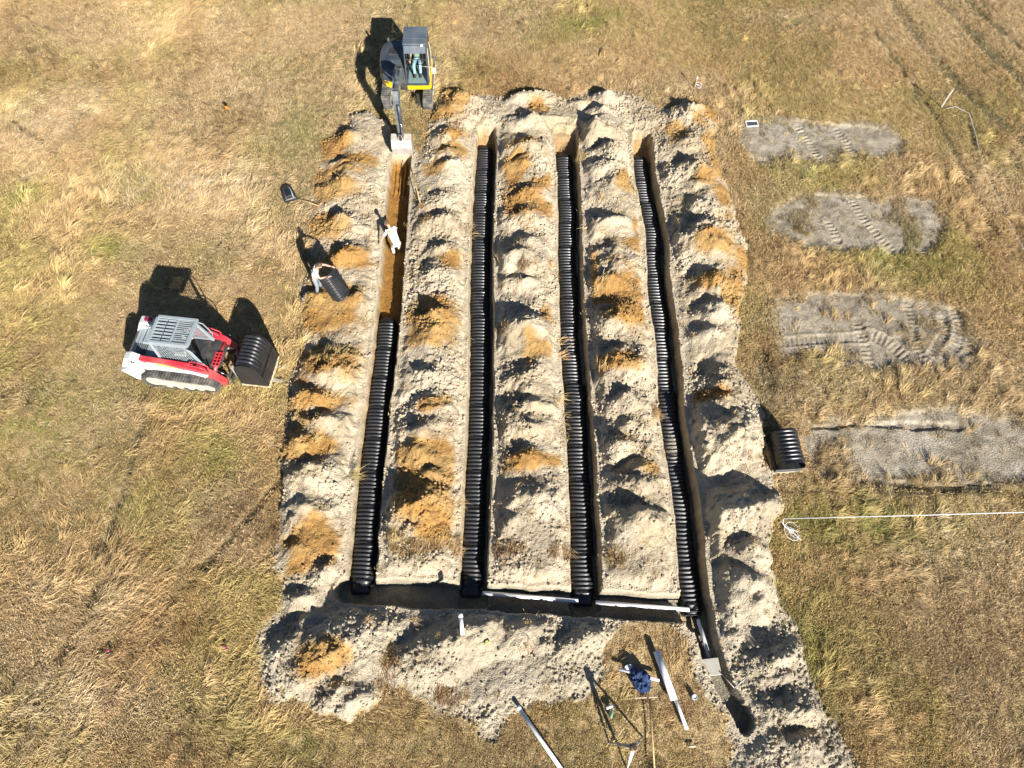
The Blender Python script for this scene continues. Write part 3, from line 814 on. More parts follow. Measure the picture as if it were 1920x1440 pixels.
# taller bunches that throw shade
def keep_tall(x, y, *a):
    return keep_field(x, y, *a) * (1 - 0.95 * short_at(x, y)) * smooth(0.48, 0.66, fbm(x, y, 0.45, 291, 3) + 0.05)
x, y, z, tf, pl = field_points(4.5, keep_tall)
n = len(x); cg = grass_colour(x, y, n) * 1.1
flow = -0.45 + 2.6 * math.pi * (fbm(x, y, 0.22, 271, 3) - 0.5) + rng.normal(0, 0.3, n)
rot = np.stack([rng.normal(0, .1, n), rng.normal(0, .1, n), flow], 1)
s = rng.uniform(0.7, 1.3, n) * (1 - 0.5 * np.clip(tf, 0, 1)) * np.where(x > 6, 0.8, 1.0)
scatter('bunch_grass', np.stack([x, y, z], 1), cg, rot, np.stack([s, s, s], 1),
        [tuft_mesh('bunch', 34, 0.25, 0.62, 0.07, 0.82, 0.010, 0.4) for k in range(5)], 'grass_colour')
tag(bpy.data.objects['bunch_grass'], 'taller bunches of dry grass leaning over in the field', 'grass')
tag(bpy.data.objects['long_grass'], 'long dry grass laid over in swirls across the field', 'grass')

# crumbs and clods on the banks
def clod_mesh(k):
    import bmesh
    bm = bmesh.new(); bmesh.ops.create_icosphere(bm, subdivisions=1, radius=1.0)
    for v in bm.verts:
        v.co *= random.uniform(0.65, 1.2); v.co.z *= 0.75
    me = bpy.data.meshes.new('clod'); bm.to_mesh(me); bm.free()
    a = me.attributes.new('tint', 'FLOAT', 'POINT'); a.data.foreach_set('value', [random.uniform(0.85, 1.1) for v in me.vertices])
    me.materials.append(M_CLOD)
    return bpy.data.objects.new('clod', me)
n = 110000
x = rng.uniform(-9, 11.5, n); y = rng.uniform(-12.9, 15.6, n)
z, sdist, td, plot, pd, rut, tread, c, tuft, tid, soil = terrain(x, y)
edge = np.exp(-((sdist + 0.1) / 0.25) ** 2)
k = np.where((sdist < 0.12) & (td > 0.03), 0.10 + 0.9 * smooth(0.44, 0.64, fbm(x, y, 0.7, 95, 3)) + 0.5 * edge, 0)
m = rng.random(n) < k
x, y, z, c = x[m], y[m], z[m], c[m]; n = len(x)
s = 0.010 + 0.055 * rng.random(n) ** 4.0
scatter('soil_clods', np.stack([x, y, z + s * 0.3], 1), np.clip(c * rng.uniform(0.85, 1.1, (n, 1)), 0, 1), rng.uniform(0, 6.28, (n, 3)), np.stack([s, s, s], 1), [clod_mesh(k) for k in range(5)], 'clod_colour')
tag(bpy.data.objects['soil_clods'], 'loose crumbs and clods of soil strewn over the banks', 'soil clods')
#@@OBJECTS
# ------------------------------------------------------------------ leaching chambers laid in the trenches
def chamber_mesh(L=1.27, ribs=8, width=0.83, height=0.33, deep=1.0):
    seg = 22; ys = []; sc = []
    collar = 0.13
    ys += [0.0, 0.02, 0.05, collar - 0.02]; sc += [0.93, 0.93, 0.90, 0.90]
    pitch = (L - collar) / ribs
    for r in range(ribs):
        b = collar + r * pitch
        for t, k in ((0.04, 0.865), (0.14, 0.90), (0.24, 0.965), (0.36, 0.997), (0.48, 1.0), (0.60, 0.985), (0.72, 0.94), (0.84, 0.88), (0.95, 0.865)):
            ys.append(b + t * pitch); sc.append(k)
    ys.append(L); sc.append(0.93)
    vs = []; fs = []
    m = seg + 3
    for yy, k in zip(ys, sc):
        row = []; k = 1 - (1 - k) * deep
        for i in range(seg + 1):
            t = math.pi * i / seg
            c, s_ = math.cos(t), math.sin(t)
            kk = 1 - (1 - k) * min(1, s_ * 1.6)
            row.append((width / 2 * math.copysign(abs(c) ** 0.72, c) * kk * 0.94, yy, height * s_ ** 0.8 * kk))
        row = [(width / 2, yy, 0.0)] + row + [(-width / 2, yy, 0.0)]
        vs += row
    for j in range(len(ys) - 1):
        for i in range(m - 1):
            a = j * m + i
            fs.append((a, a + 1, a + m + 1, a + m))
    me = bpy.data.meshes.new('leaching_chamber'); me.from_pydata(vs, [], fs)
    me.polygons.foreach_set('use_smooth', [True] * len(fs)); me.update()
    me.materials.append(MATS['black_plastic'])
    try: me.set_sharp_from_angle(angle=R(70))
    except Exception: pass
    return me
CH_MESH = chamber_mesh(); STACK_MESH = chamber_mesh(1.27, 8, 0.96, 0.80, 0.42)
def latch_mesh():
    b = MB()
    b.box((0.02, 0.06, 0.300), (0.26, 0.055, 0.035), ch=0.012)
    o = b.build('latch', 'black_plastic'); me = o.data; bpy.data.objects.remove(o); return me
LATCH = latch_mesh()
ORD = ['first', 'second', 'third', 'fourth', 'fifth', 'sixth', 'seventh', 'eighth', 'ninth', 'tenth', 'eleventh', 'twelfth', 'thirteenth', 'fourteenth', 'fifteenth', 'sixteenth']
ROWS = [('leftmost trench', 2.92, -7.01, 8, -4.86), ('second trench from the left', 12.20, -7.08, 15, -1.23), ('third trench from the left', 11.76, -7.35, 15, 2.33), ('rightmost trench', 11.60, -7.73, 15, 5.78)]
SWAY = {2: [0, .02, -.02, 0, .03, .05, 0, -.02, 0, .02, -.03, 0, .02, 0, 0], 3: [.02, -.03, -.05, 0, .05, .02, -.06, -.02, .03, 0, -.02, .03, .06, .0, .0]}

def cap_mesh(front=0.42, ports=0):
    b = MB(); seg = 18
    vs = []; rings = ((0, 0.97), (0.06, 0.97), (0.07, 0.86), (0.14, 0.86), (front * 0.75, 0.80), (front, 0.66))
    for yy, k in rings:
        for i in range(seg + 1):
            t = math.pi * i / seg; c, s_ = math.cos(t), math.sin(t)
            vs.append((0.375 * math.copysign(abs(c) ** 0.7, c) * (k + (1 - k) * 0.25), -yy, 0.335 * s_ ** 0.75 * k))
    m = seg + 1
    F = [(j * m + i, j * m + i + 1, (j + 1) * m + i + 1, (j + 1) * m + i) for j in range(len(rings) - 1) for i in range(seg)]
    F.append(tuple((len(rings) - 1) * m + i for i in range(m)))
    b.add(vs, F, True)
    b.tube([(0, -front + 0.01, 0.12), (0, -front - 0.03, 0.12)], 0.075, 14)
    return b
CAP = cap_mesh()
for k, (where, yn, ys_, count, xc) in enumerate(ROWS):
    step = (yn - ys_) / count
    prev = 0
    for i in range(count):
        y0 = ys_ + i * step
        sw = 0.05 * math.sin((y0 + .6) * 0.45 + k * 1.7) + (0.06 * math.sin((y0 + .6) * 1.1) if k == 3 else 0) * 0.6
        off = sw + (SWAY[k][i] if k in SWAY else random.uniform(-.012, .012))
        o = bpy.data.objects.new('leaching_chamber', CH_MESH); col.objects.link(o)
        o.location = (xc + off - 0.05, y0 - 0.015, -DEPTHS[k] + 0.015 + random.uniform(0, .012)); o.rotation_euler = (0, random.uniform(-.02, .02), random.uniform(-.012, .012) + (0.03 * math.cos(i * 1.9) if k > 1 else 0))
        o.scale = (1, step / 1.262, 1)
        n = 'bottom' if i < count - 1 else 'bottom'
        tag(o, 'black ribbed chamber, %s from the bottom end of the %s' % (ORD[i], where), 'drain chamber', 'chambers laid end to end in the trenches')
        l = bpy.data.objects.new('latch', LATCH); col.objects.link(l); l.parent = o
        if i == 0:
            b = cap_mesh(0.40 if k < 3 else 0.34)
            e = b.build('end_cap', 'black_plastic', None, (xc + off - 0.05, y0 + 0.02, -DEPTHS[k] + 0.02))
            tag(e, 'black end cap closing the bottom of the %s' % where, 'end cap', 'end caps')
            if k == 3:
                p = MB()
                for dx in (-0.13, 0.13): p = MB(); p.tube([(dx, -0.12, 0.27), (dx, -0.12, 0.335), (dx, -.12, .336), (dx, -0.12, 0.35)], [.075, .075, .045, .045], 14); p.build('port', 'black_plastic', e)
                for dx in (-0.33, 0.33): p = MB(); p.tube([(dx * 0.8, -0.12, 0.17), (dx * 1.12, -0.12, 0.19)], 0.06, 12); p.build('port', 'black_plastic', e)
                p = MB(); p.box((0, -0.215, 0.17), (0.66, 0.03, 0.30), ch=0.01); p.box((0, -0.33, 0.15), (0.46, 0.03, 0.25), ch=0.01)
                p.build('flange', 'black_plastic', e)
            else:
                p = MB(); p.tube([(0.33, -0.17, 0.2), (0.44, -0.17, 0.2)], 0.07, 12)
                p.build('port', 'black_plastic', e)
        if i == count - 1:
            e = cap_mesh(0.22).build('end_cap', 'black_plastic', None, (xc + off - 0.05, y0 + step + 0.0, -DEPTHS[k] + 0.02), (0, 0, math.pi))
            tag(e, 'black end cap closing the top of the chambers in the %s' % where, 'end cap', 'end caps')

# sand that slid onto the chambers of the rightmost trench
def sand_spill():
    xs = np.linspace(5.38, 5.98, 26); ys = np.linspace(-3.35, -1.35, 60)
    X, Y = np.meshgrid(xs, ys); X = X.ravel(); Y = Y.ravel()
    u = (X - 5.73) / 0.39
    arch = -DEPTHS[3] + 0.33 * np.sqrt(np.clip(1 - np.abs(u) ** 2.6, 0, 1)) 
    z = arch - 0.032 + 0.05 * (fbm(X, Y, 3.0, 301, 3) - 0.35) + 0.02 * np.exp(-((Y + 2.2) / 0.5) ** 2) - 0.05 * smooth(0.25, 0.5, np.abs(Y + 2.35) - 0.6) - 0.06 * smooth(0.0, 0.22, X - 5.82)
    nx_ = 26; I2 = np.arange(len(X)).reshape(60, 26)
    q = np.stack([I2[:-1, :-1], I2[:-1, 1:], I2[1:, 1:], I2[1:, :-1]], -1).reshape(-1, 4)
    me = mesh_np('sand_spill', np.stack([X, Y, z], 1), q, M_SOIL)
    a = me.attributes.new('soil_colour', 'FLOAT_COLOR', 'POINT'); c4 = np.ones((len(X), 4), np.float32); c4[:, :3] = (0.40, 0.34, 0.25); a.data.foreach_set('color', c4.ravel())
    o = bpy.data.objects.new('sand_spill', me); col.objects.link(o); tag(o, 'pale sand slid onto the chambers of the rightmost trench', 'sand', kind='stuff')
sand_spill()

# ------------------------------------------------------------------ pipes and the distribution box
def pvc(p0, p1, r, label, nm='pvc_pipe', bell=True, m='pvc', cat='pipe', group='white plastic pipes'):
    b = MB(); b.pipe(p0, p1, r)
    o = b.build(nm, m); tag(o, label, cat, group)
    if bell:
        d = (Vector(p1) - Vector(p0)).normalized()
        c = MB(); c.pipe(Vector(p0) - d * 0.002, Vector(p0) + d * 0.12, r + 0.009, 0.008); c.build('bell_end', m, o)
    return o
pvc(V(905, 1112, -.34), V(1084, 1127, -.34), 0.07, 'white pipe joining the second and third trenches in the cross trench', bell=False)
pvc(V(1117, 1130, -.34), V(1292, 1143, -.34), 0.07, 'white pipe joining the third and rightmost trenches in the cross trench', bell=False)
pvc(V(1309, 1162, -.50), V(1331, 1238, -.36), 0.065, 'pale pipe running from the rightmost end cap to the concrete box', bell=False)
def on_top(px, py, lift):
    p = V(px, py, .2); p.z = ground_z(p.x, p.y) + lift; return p
a = on_top(866, 1158, .10); c = on_top(870, 1197, .10); a.z = c.z = max(a.z, c.z, ground_z((a.x + c.x) / 2, (a.y + c.y) / 2) + .08)
pvc(a, c, 0.06, 'short white pipe stub lying in a shaded hollow below the cross trench')
pvc(V(970, 1324, .2), V(1066, 1462, .18), 0.058, 'long white pipe lying in the grass and cut off by the bottom edge')
pvc(V(1231, 1221, .20), V(1264, 1313, .20), 0.105, 'thick white pipe lying on the grass beside the blue cloth', bell=False)
pvc(V(1262, 1300, .19), V(1288, 1368, .17), 0.05, 'thin white pipe poking out of the lower end of the thick pipe', bell=False)
pvc(V(1160, 1254, .20), V(1236, 1276, .18), 0.045, 'thin white pipe lying under the blue cloth', bell=False)

bx, by = A2(1334, 1250, 0.0)
b = MB(); b.box((0, 0, 0.14), (0.50, 0.44, 0.28), ch=0.02); box = b.build('distribution_box', 'concrete', None, (bx, by, -0.42), (0, 0, R(6)))
tag(box, 'square grey concrete distribution box in the outflow trench', 'concrete box')
b = MB(); b.box((0, 0, 0.315), (0.56, 0.50, 0.07), ch=0.02); b.build('lid', 'concrete', box)

# ------------------------------------------------------------------ compact track loader
def belt(parent, name, circles, y0, y1, m, lug_step=0.105, lug=0.03, th=0.045):
    pts = []
    for k in range(120):
        t = 2 * math.pi * k / 120; c, s_ = math.cos(t), math.sin(t)
        q = max(circles, key=lambda w: w[0] * c + w[1] * s_ + w[2]); p = (q[0] + q[2] * c, q[1] + q[2] * s_)
        if not pts or math.hypot(p[0] - pts[-1][0], p[1] - pts[-1][1]) > 1e-4: pts.append(p)
    cx = sum(p[0] for p in pts) / len(pts); n = len(pts)
    inn = []
    for i, p in enumerate(pts):
        a, d = pts[i - 1], pts[(i + 1) % n]; tx, tz = d[0] - a[0], d[1] - a[1]; l = math.hypot(tx, tz)
        inn.append((p[0] - tz / l * th, p[1] + tx / l * th))
    vs = []
    for p, q in zip(pts, inn): vs += [(p[0], y0, p[1]), (p[0], y1, p[1]), (q[0], y1, q[1]), (q[0], y0, q[1])]
    F = []
    for i in range(n):
        a, d = i * 4, ((i + 1) % n) * 4
        for e in range(4): F.append((a + e, a + (e + 1) % 4, d + (e + 1) % 4, d + e))
    b = MB().add(vs, F)
    acc = 0.0
    for i in range(n):
        p, q = pts[i], pts[(i + 1) % n]; L = math.hypot(q[0] - p[0], q[1] - p[1]); s_ = -acc
        while s_ < L:
            if s_ >= 0:
                t = s_ / L; x = p[0] + (q[0] - p[0]) * t; z = p[1] + (q[1] - p[1]) * t
                a = math.atan2(q[1] - p[1], q[0] - p[0]); nx_, nz_ = math.sin(a), -math.cos(a)
                M3 = Matrix.Rotation(-a, 3, 'Y'); w = y1 - y0
                for ya, yb in ((y0 + 0.01, y0 + w * .47), (y0 + w * .53, y1 - 0.01)):
                    b.box((x + nx_ * lug * .4, (ya + yb) / 2, z + nz_ * lug * .4), (lug_step * 0.5, yb - ya, lug), M3, 0.006)
            s_ += lug_step
        acc = L - (s_ - lug_step)
    return b.build(name, m, parent)

L = empty('track_loader', (-11.75, 0.80, 0.0), R(-7), 'red and white compact track loader with grey cab carrying wrapped chambers', 'track loader')
for s in (-1, 1):
    y0, y1 = (s * 0.64, s * 1.08) if s > 0 else (s * 1.08, s * 0.64)
    tr = belt(L, 'track', [(-0.98, 0.42, 0.40), (1.05, 0.36, 0.33), (-0.6, 0.52, 0.28)], y0, y1, 'black_rubber')
    b = MB(); b.prism([(-.9, .17), (1.0, .17), (1.14, .3), (1.0, .44), (0, .50), (-.9, .56), (-1.1, .40)], s * 0.72, s * 1.03); b.build('track_frame', 'dusty_frame', tr)
    for x, z, r in [(-0.98, 0.42, 0.26), (1.05, 0.36, 0.20), (-.5, .17, .12), (-.1, .17, .12), (.3, .17, .12), (.68, .17, .12)]:
        b = MB(); b.tube([(x, s * 0.70, z), (x, s * 1.045, z)], r, 18); b.build('roller', 'dusty_frame', tr)
b = MB(); b.prism([(-1.4, .35), (1.15, .35), (1.3, .55), (1.2, 1.0), (-1.4, 1.05)], -0.62, 0.62); b.build('chassis', 'dark_steel', L)
b = MB(); b.prism([(-1.95, 1.0), (-1.55, .42), (-1.30, .36), (-1.2, .9), (-.8, 1.02), (0.6, 1.0), (1.05, .82), (1.15, .9), (.5, 1.13), (-.7, 1.28), (-1.15, 1.45), (-1.5, 1.5)], -0.86, -0.74); b.build('side_panel', 'white_paint', L)
b = MB(); b.prism([(-1.95, 1.0), (-1.55, .42), (-1.30, .36), (-1.2, .9), (-.8, 1.02), (0.6, 1.0), (1.05, .82), (1.15, .9), (.5, 1.13), (-.7, 1.28), (-1.15, 1.45), (-1.5, 1.5)], 0.74, 0.86); b.build('side_panel', 'white_paint', L)
b = MB(); b.prism([(-1.93, 1.0), (-1.6, .5), (-1.35, .42), (-1.35, 1.2), (-1.7, 1.22)], -0.735, 0.735); b.build('rear_door', 'cab_grey', L)
for s in (-1, 1):
    b = MB(); b.prism([(-1.93, 1.0), (-1.58, .44), (-1.42, .40), (-1.40, 1.12), (-1.6, 1.2)], s * .865, s * 1.02); b.build('rear_corner', 'white_paint', L)
b = MB(); b.box((-1.15, 0, 1.16), (0.9, 1.25, 0.22), ch=0.06); b.box((-1.0, 0.28, 1.31), (0.7, 0.62, 0.12), ch=0.05); hood = b.build('engine_hood', 'cab_grey', L)
b = MB()
for i in range(6): b.box((-1.5 + i * 0.07, -0.28, 1.285), (0.035, 0.5, 0.02), ch=0.005)
b.build('hood_grille', 'dark_steel', hood)
for s in (-1, 1):
    b = MB(); b.prism([(-1.92, 1.02), (-1.2, 1.02), (-1.0, 1.3), (-1.12, 1.58), (-1.34, 1.72), (-1.55, 1.66)], s * 0.60, s * 0.88); b.build('arm_tower', 'white_paint', L)
    b = MB(); b.tube([(-1.3, s * 0.57, 1.5), (-1.3, s * 0.91, 1.5)], 0.07, 14); b.build('pivot_pin', 'chrome', L)
    b = MB(); b.prism([(-1.42, 1.40), (-1.36, 1.58), (-.6, 1.50), (.5, 1.36), (1.05, 1.22), (1.32, .98), (1.62, .40), (1.60, .24), (1.44, .22), (1.2, .60), (1.0, .86), (.4, 1.06), (-.6, 1.26)], s * 0.62, s * 0.80)
    arm = b.build('loader_arm', 'red_paint', L)
    b = MB(); b.prism([(-.75, 1.30), (-.62, 1.42), (-.35, 1.40), (.25, 1.18), (.45, 1.09), (.1, 1.12)], s * 0.801, s * 0.807); b.build('arm_decal', 'decal_yellow', arm)
    b = MB(); b.prism([(-.95, 1.34), (-.85, 1.45), (-.45, 1.42), (-.62, 1.36), (-.5, 1.33)], s * 0.809, s * 0.814); b.build('arm_decal', 'white_paint', arm)
    b = MB(); b.tube([(-.95, s * .56, .95), (.2, s * .56, 1.0)], 0.055, 12); cyl = b.build('lift_cylinder', 'dark_steel', L)
    b = MB(); b.tube([(.2, s * .56, 1.0), (.75, s * .56, 1.05)], 0.03, 10); b.build('rod', 'chrome', cyl)
    b = MB(); b.tube([(.95, s * .52, 1.05), (1.35, s * .52, .75)], 0.05, 12); cyl = b.build('tilt_cylinder', 'dark_steel', L)
    b = MB(); b.tube([(1.35, s * .52, .75), (1.62, s * .52, .52)], 0.028, 10); b.build('rod', 'chrome', cyl)
    # lamp guard hoop on the knee of the arm
    b = MB(); b.tube([(.62, s * .64, 1.34), (.66, s * .64, 1.50), (.95, s * .64, 1.47), (1.20, s * .64, 1.30), (1.22, s * .64, 1.10)], 0.022, 8)
    b.tube([(.62, s * .79, 1.34), (.66, s * .79, 1.50), (.95, s * .79, 1.47), (1.20, s * .79, 1.30), (1.22, s * .79, 1.10)], 0.022, 8); b.box((.66, s * .715, 1.50), (.04, .19, .03)); b.box((.95, s * .715, 1.47), (.04, .19, .03))
    b.build('lamp_guard', 'red_paint', L)
    b = MB(); b.box((.85, s * .715, 1.37), (.16, .11, .12), ch=.02); b.build('work_lamp', 'dark_steel' if s < 0 else 'white_paint', L)
b = MB(); b.tube([(1.28, -.76, .86), (1.28, .76, .86)], 0.07, 14); b.build('cross_tube', 'red_paint', L)
b = MB()
for i in range(5): b.box((1.30, -.42 + i * .13, .98), (.26, .035, .05), ch=.008)
for x in (1.18, 1.30, 1.42): b.box((x, -.16, .985), (.03, .58, .06), ch=.008)
b.build('front_step', 'red_paint', L)
# cab
CZ = 2.42
b = MB()
for s in (-1, 1):
    b.bar((-.44, s * .50, CZ), (.95, s * .50, CZ), .10, .10); b.bar((-.42, s * .50, CZ - .04), (-.50, s * .53, 1.05), .09, .09)
    b.bar((.72, s * .50, CZ - .05), (1.0, s * .54, 1.12), .08, .09); b.bar((-.5, s * .53, 1.1), (1.0, s * .54, 1.1), .07, .08)
b.bar((-.44, -.46, CZ), (-.44, .46, CZ), .10, .10); b.bar((.90, -.46, CZ), (.90, .46, CZ), .12, .10); b.bar((.30, -.46, CZ + .003), (.30, .46, CZ + .003), .06, .07)
cab = b.build('cab_frame', 'cab_grey', L)
b = MB(); b.box((-.07, 0, CZ - .05), (.70, .92, .02)); b.build('roof_panel', 'roof_blue', cab)
for i in range(7):
    for j in range(2):
        b = MB(); b.box((-.235 + j * .35, -.39 + i * .13, CZ + .005), (.31, .068, .02), Matrix.Rotation(R(14), 3, 'X'), .006); b.build('roof_slat', 'cab_grey', cab)
for i in range(12):
    b = MB(); b.box((.59, -.425 + i * .0775, CZ + .005), (.52, .034, .03), None, .006); b.build('roof_slat', 'cab_grey', cab)
for s in (-1, 1):
    b = MB()
    b.prism([(-.42, 2.34), (.74, 2.34), (.78, 2.22), (-.43, 2.22)], s * .49, s * .515)
    for i in range(15):
        x = -.40 + i * .085; b.bar((x, s * .50, 2.24), (x + .0 + .012 * i, s * .53, 1.14), .012, .02, .003)
    for i in range(11):
        z = 2.20 - i * .10; xe = .74 + (2.34 - z) * .20; b.bar((-.44, s * .505, z), (xe, s * .515, z), .012, .02, .003)
    b.build('side_screen', 'cab_grey', cab)
    b = MB(); b.tube([(.80, s * .55, 2.25), (.96, s * .58, 2.1), (1.06, s * .60, 1.5), (1.0, s * .57, 1.3)], .02, 8); b.build('grab_rail', 'cab_grey', cab)
b = MB(); b.box((.35, 0, 1.12), (1.2, .95, .06)); b.build('cab_floor', 'dark_steel', L)
b = MB(); b.box((.02, 0, 1.34), (.48, .50, .16), ch=.05); b.box((-.26, 0, 1.66), (.16, .48, .62), Matrix.Rotation(R(-10), 3, 'Y'), .06); b.build('seat', 'seat_grey', L)
for s in (-1, 1):
    b = MB(); b.box((.22, s * .36, 1.45), (.42, .13, .10), ch=.03); b.tube([(.42, s * .36, 1.48), (.47, s * .36, 1.68)], .028, 8); b.build('control_lever', 'dusty_frame', L)
b = MB(); b.box((-1.22, .74, 1.72), (.26, .18, .14), ch=.05); b.build('tail_lamp', 'lamp_red', L)
# fork attachment
b = MB(); b.box((1.72, 0, .55), (.07, 1.25, .12)); b.box((1.72, 0, .22), (.07, 1.25, .12))
for y in (-.6, -.2, .2, .6): b.box((1.72, y, .40), (.06, .07, .70))
b.build('fork_carriage', 'dark_steel', L)
for y in (-.30, .28):
    b = MB(); b.box((1.80, y, .42), (.06, .13, .74)); b.box((2.62, y, .085), (1.66, .13, .05)); b.build('fork', 'bucket_steel', L)
# side lettering: pale band edged in black on the rear panel
def text_mesh(parent, name, body, size, loc, rot, m):
    cu = bpy.data.curves.new(name, 'FONT'); cu.body = body; cu.size = size; cu.extrude = 0.002
    t = bpy.data.objects.new(name, cu); col.objects.link(t)
    bpy.context.view_layer.update()
    me = bpy.data.meshes.new_from_object(t.evaluated_get(bpy.context.evaluated_depsgraph_get()))
    bpy.data.objects.remove(t); me.materials.clear(); me.materials.append(MATS[m])
    o = bpy.data.objects.new(name, me); col.objects.link(o); o.parent = parent; o.location = loc; o.rotation_euler = rot
    return o
b = MB()
for (x0, z0, x1, z1) in ((-1.88, 1.10, -1.16, 1.10), (-1.76, .955, -1.04, .955), (-1.16, 1.10, -1.04, .955), (-1.88, 1.10, -1.76, .955)):
    b.bar((x0, -.868, z0), (x1, -.868, z1), .006, .016, .002)
b.build('side_stripe', 'decal_black', L)
text_mesh(L, 'side_lettering', 'TL12R2', 0.125, (-1.68, -.865, .985), (R(90), 0, 0), 'decal_black')

# pallets with stacked chambers
def pallet(loc, rz, label, wx=1.05, wy=1.28):
    p = empty('pallet', loc, rz, label, 'pallet', 'wooden pallets')
    for x in (-wx / 2 + .05, 0, wx / 2 - .05):
        b = MB(); b.box((x, 0, .055), (.09, wy, .09)); b.build('stringer', 'pallet_wood', p)
    for i in range(7):
        y = -wy / 2 + .06 + i * (wy - .12) / 6
        b = MB(); b.box((0, y, .112), (wx, .11, .022), ch=.004); b.build('board', 'pallet_wood', p)
    for i in range(3):
        y = -wy / 2 + .06 + i * (wy - .12) / 2
        b = MB(); b.box((0, y, .0), (wx, .10, .02), ch=.004); b.build('board', 'pallet_wood', p)
    return p
def chamber_stack(loc, rz, h, label, film=True):
    p = empty('chamber_stack', loc, rz, label, 'chamber stack', 'stacks of unused chambers')
    o = bpy.data.objects.new('top_chamber', STACK_MESH); col.objects.link(o); o.parent = p; o.location = (0, -.635, h); o.scale = (1, 1, 1 if film else .78)
    n = int(h / 0.09)
    for i in range(n):
        b = MB(); z = h - (i + 1) * 0.09
        b.box((0, 0, z + .02), (.93, 1.24, .028), ch=.006)
        for s in (-1, 1): b.box((s * .44, 0, z + .055), (.05, 1.2, .05), ch=.01)
        b.build('chamber_edge', 'black_plastic', p)
    if film:
        vs = []; seg = 16
        prof = []
        for i in range(seg + 1):
            t = math.pi * i / seg; c, s_ = math.cos(t), math.sin(t)
            prof.append((.465 * math.copysign(abs(c) ** .72, c), h + .74 * s_ ** .8))
        prof = [(.50, 0.01)] + prof + [(-.50, 0.01)]
        for e in (-1, 1):
            b = MB(); b.prism(prof, e * .637, e * .648); b.build('end_film', 'black_film', p)
            b = MB(); b.prism([(e * .49, 0.02), (e * .505, 0.02), (e * .482, h + .02), (e * .470, h + .02)], -.64, .64); b.build('side_film', 'black_film', p)
    return p
fx_, fy_ = 2.60, -0.02
M_L = Matrix.Translation((-11.75, .80, 0)) @ Matrix.Rotation(R(-7), 4, 'Z')
pl = M_L @ Vector((fx_, fy_, .125))
pallet(pl, R(-7), 'wooden pallet on the forks of the track loader')
chamber_stack(pl + Vector((0, 0, .125)), R(-7), .66, 'tall stack of black chambers wrapped in film on the loader forks')
gp = V(1474, 878, .15); gz = ground_z(gp.x, gp.y + .55)
pallet((gp.x, gp.y + .50, gz + .03), R(4), 'wooden pallet under the low stack of chambers right of the banks')
chamber_stack(Vector((gp.x, gp.y + .50, gz + .15)), R(4), .27, 'low stack of black ribbed chambers beside the right bank', film=False)

# ------------------------------------------------------------------ people
def skin_mesh(verts, edges, radii, root, levels=2):
    me = bpy.data.meshes.new('body'); me.from_pydata([tuple(v) for v in verts], edges, [])
    o = bpy.data.objects.new('body', me); col.objects.link(o)
    md = o.modifiers.new('skin', 'SKIN'); md.use_smooth_shade = True
    for i, r in enumerate(radii):
        sv = me.skin_vertices[0].data[i]; rr = r if isinstance(r, tuple) else (r, r); sv.radius = rr; sv.use_root = (i == root)
    ms = o.modifiers.new('sub', 'SUBSURF'); ms.levels = levels; ms.render_levels = levels
    bpy.context.view_layer.update()
    out = bpy.data.meshes.new_from_object(o.evaluated_get(bpy.context.evaluated_depsgraph_get()))
    bpy.data.objects.remove(o)
    return out

def head_mesh(center, fwd, up, size=0.115):
    import bmesh
    bm = bmesh.new(); bmesh.ops.create_uvsphere(bm, u_segments=24, v_segments=18, radius=1.0)
    f = Vector(fwd).normalized(); u = (Vector(up) - f * Vector(up).dot(f)).normalized(); l = u.cross(f)
    for v in bm.verts:
        x, y, z = v.co                       # x forward, y left, z up
        w = 0.80 * (1 - 0.18 * max(0, -z)); d = 0.95
        if z < -0.2 and x > 0: d *= 1 - 0.10 * (-z)          # jaw
        nx_, ny_, nz_ = x * d, y * w, z * 1.18
        nose = math.exp(-((y / .16) ** 2 + ((z + .12) / .22) ** 2)) * (x > 0)
        brow = math.exp(-((z - .18) / .12) ** 2) * (x > 0.5) * .05
        eye = sum(math.exp(-(((y - e) / .14) ** 2 + ((z - .05) / .10) ** 2)) for e in (-.34, .34)) * (x > 0)
        mouth = math.exp(-((y / .30) ** 2 + ((z + .52) / .06) ** 2)) * (x > 0)
        ear = math.exp(-(((x + .05) / .14) ** 2 + ((z) / .25) ** 2)) * (abs(y) > .7)
        nx_ += .20 * nose + brow - .09 * eye - .05 * mouth
        ny_ += math.copysign(.14 * ear, y)
        v.co = Vector(center) + (f * nx_ + l * ny_ + u * nz_) * size
    me = bpy.data.meshes.new('head'); bm.to_mesh(me); bm.free()
    return me

def join_meshes(name, meshes, m):
    import bmesh
    bm = bmesh.new()
    for me in meshes: bm.from_mesh(me)
    out = bpy.data.meshes.new(name); bm.to_mesh(out); bm.free()
    out.materials.clear(); out.materials.append(MATS[m]); out.polygons.foreach_set('use_smooth', [True] * len(out.polygons))
    return out

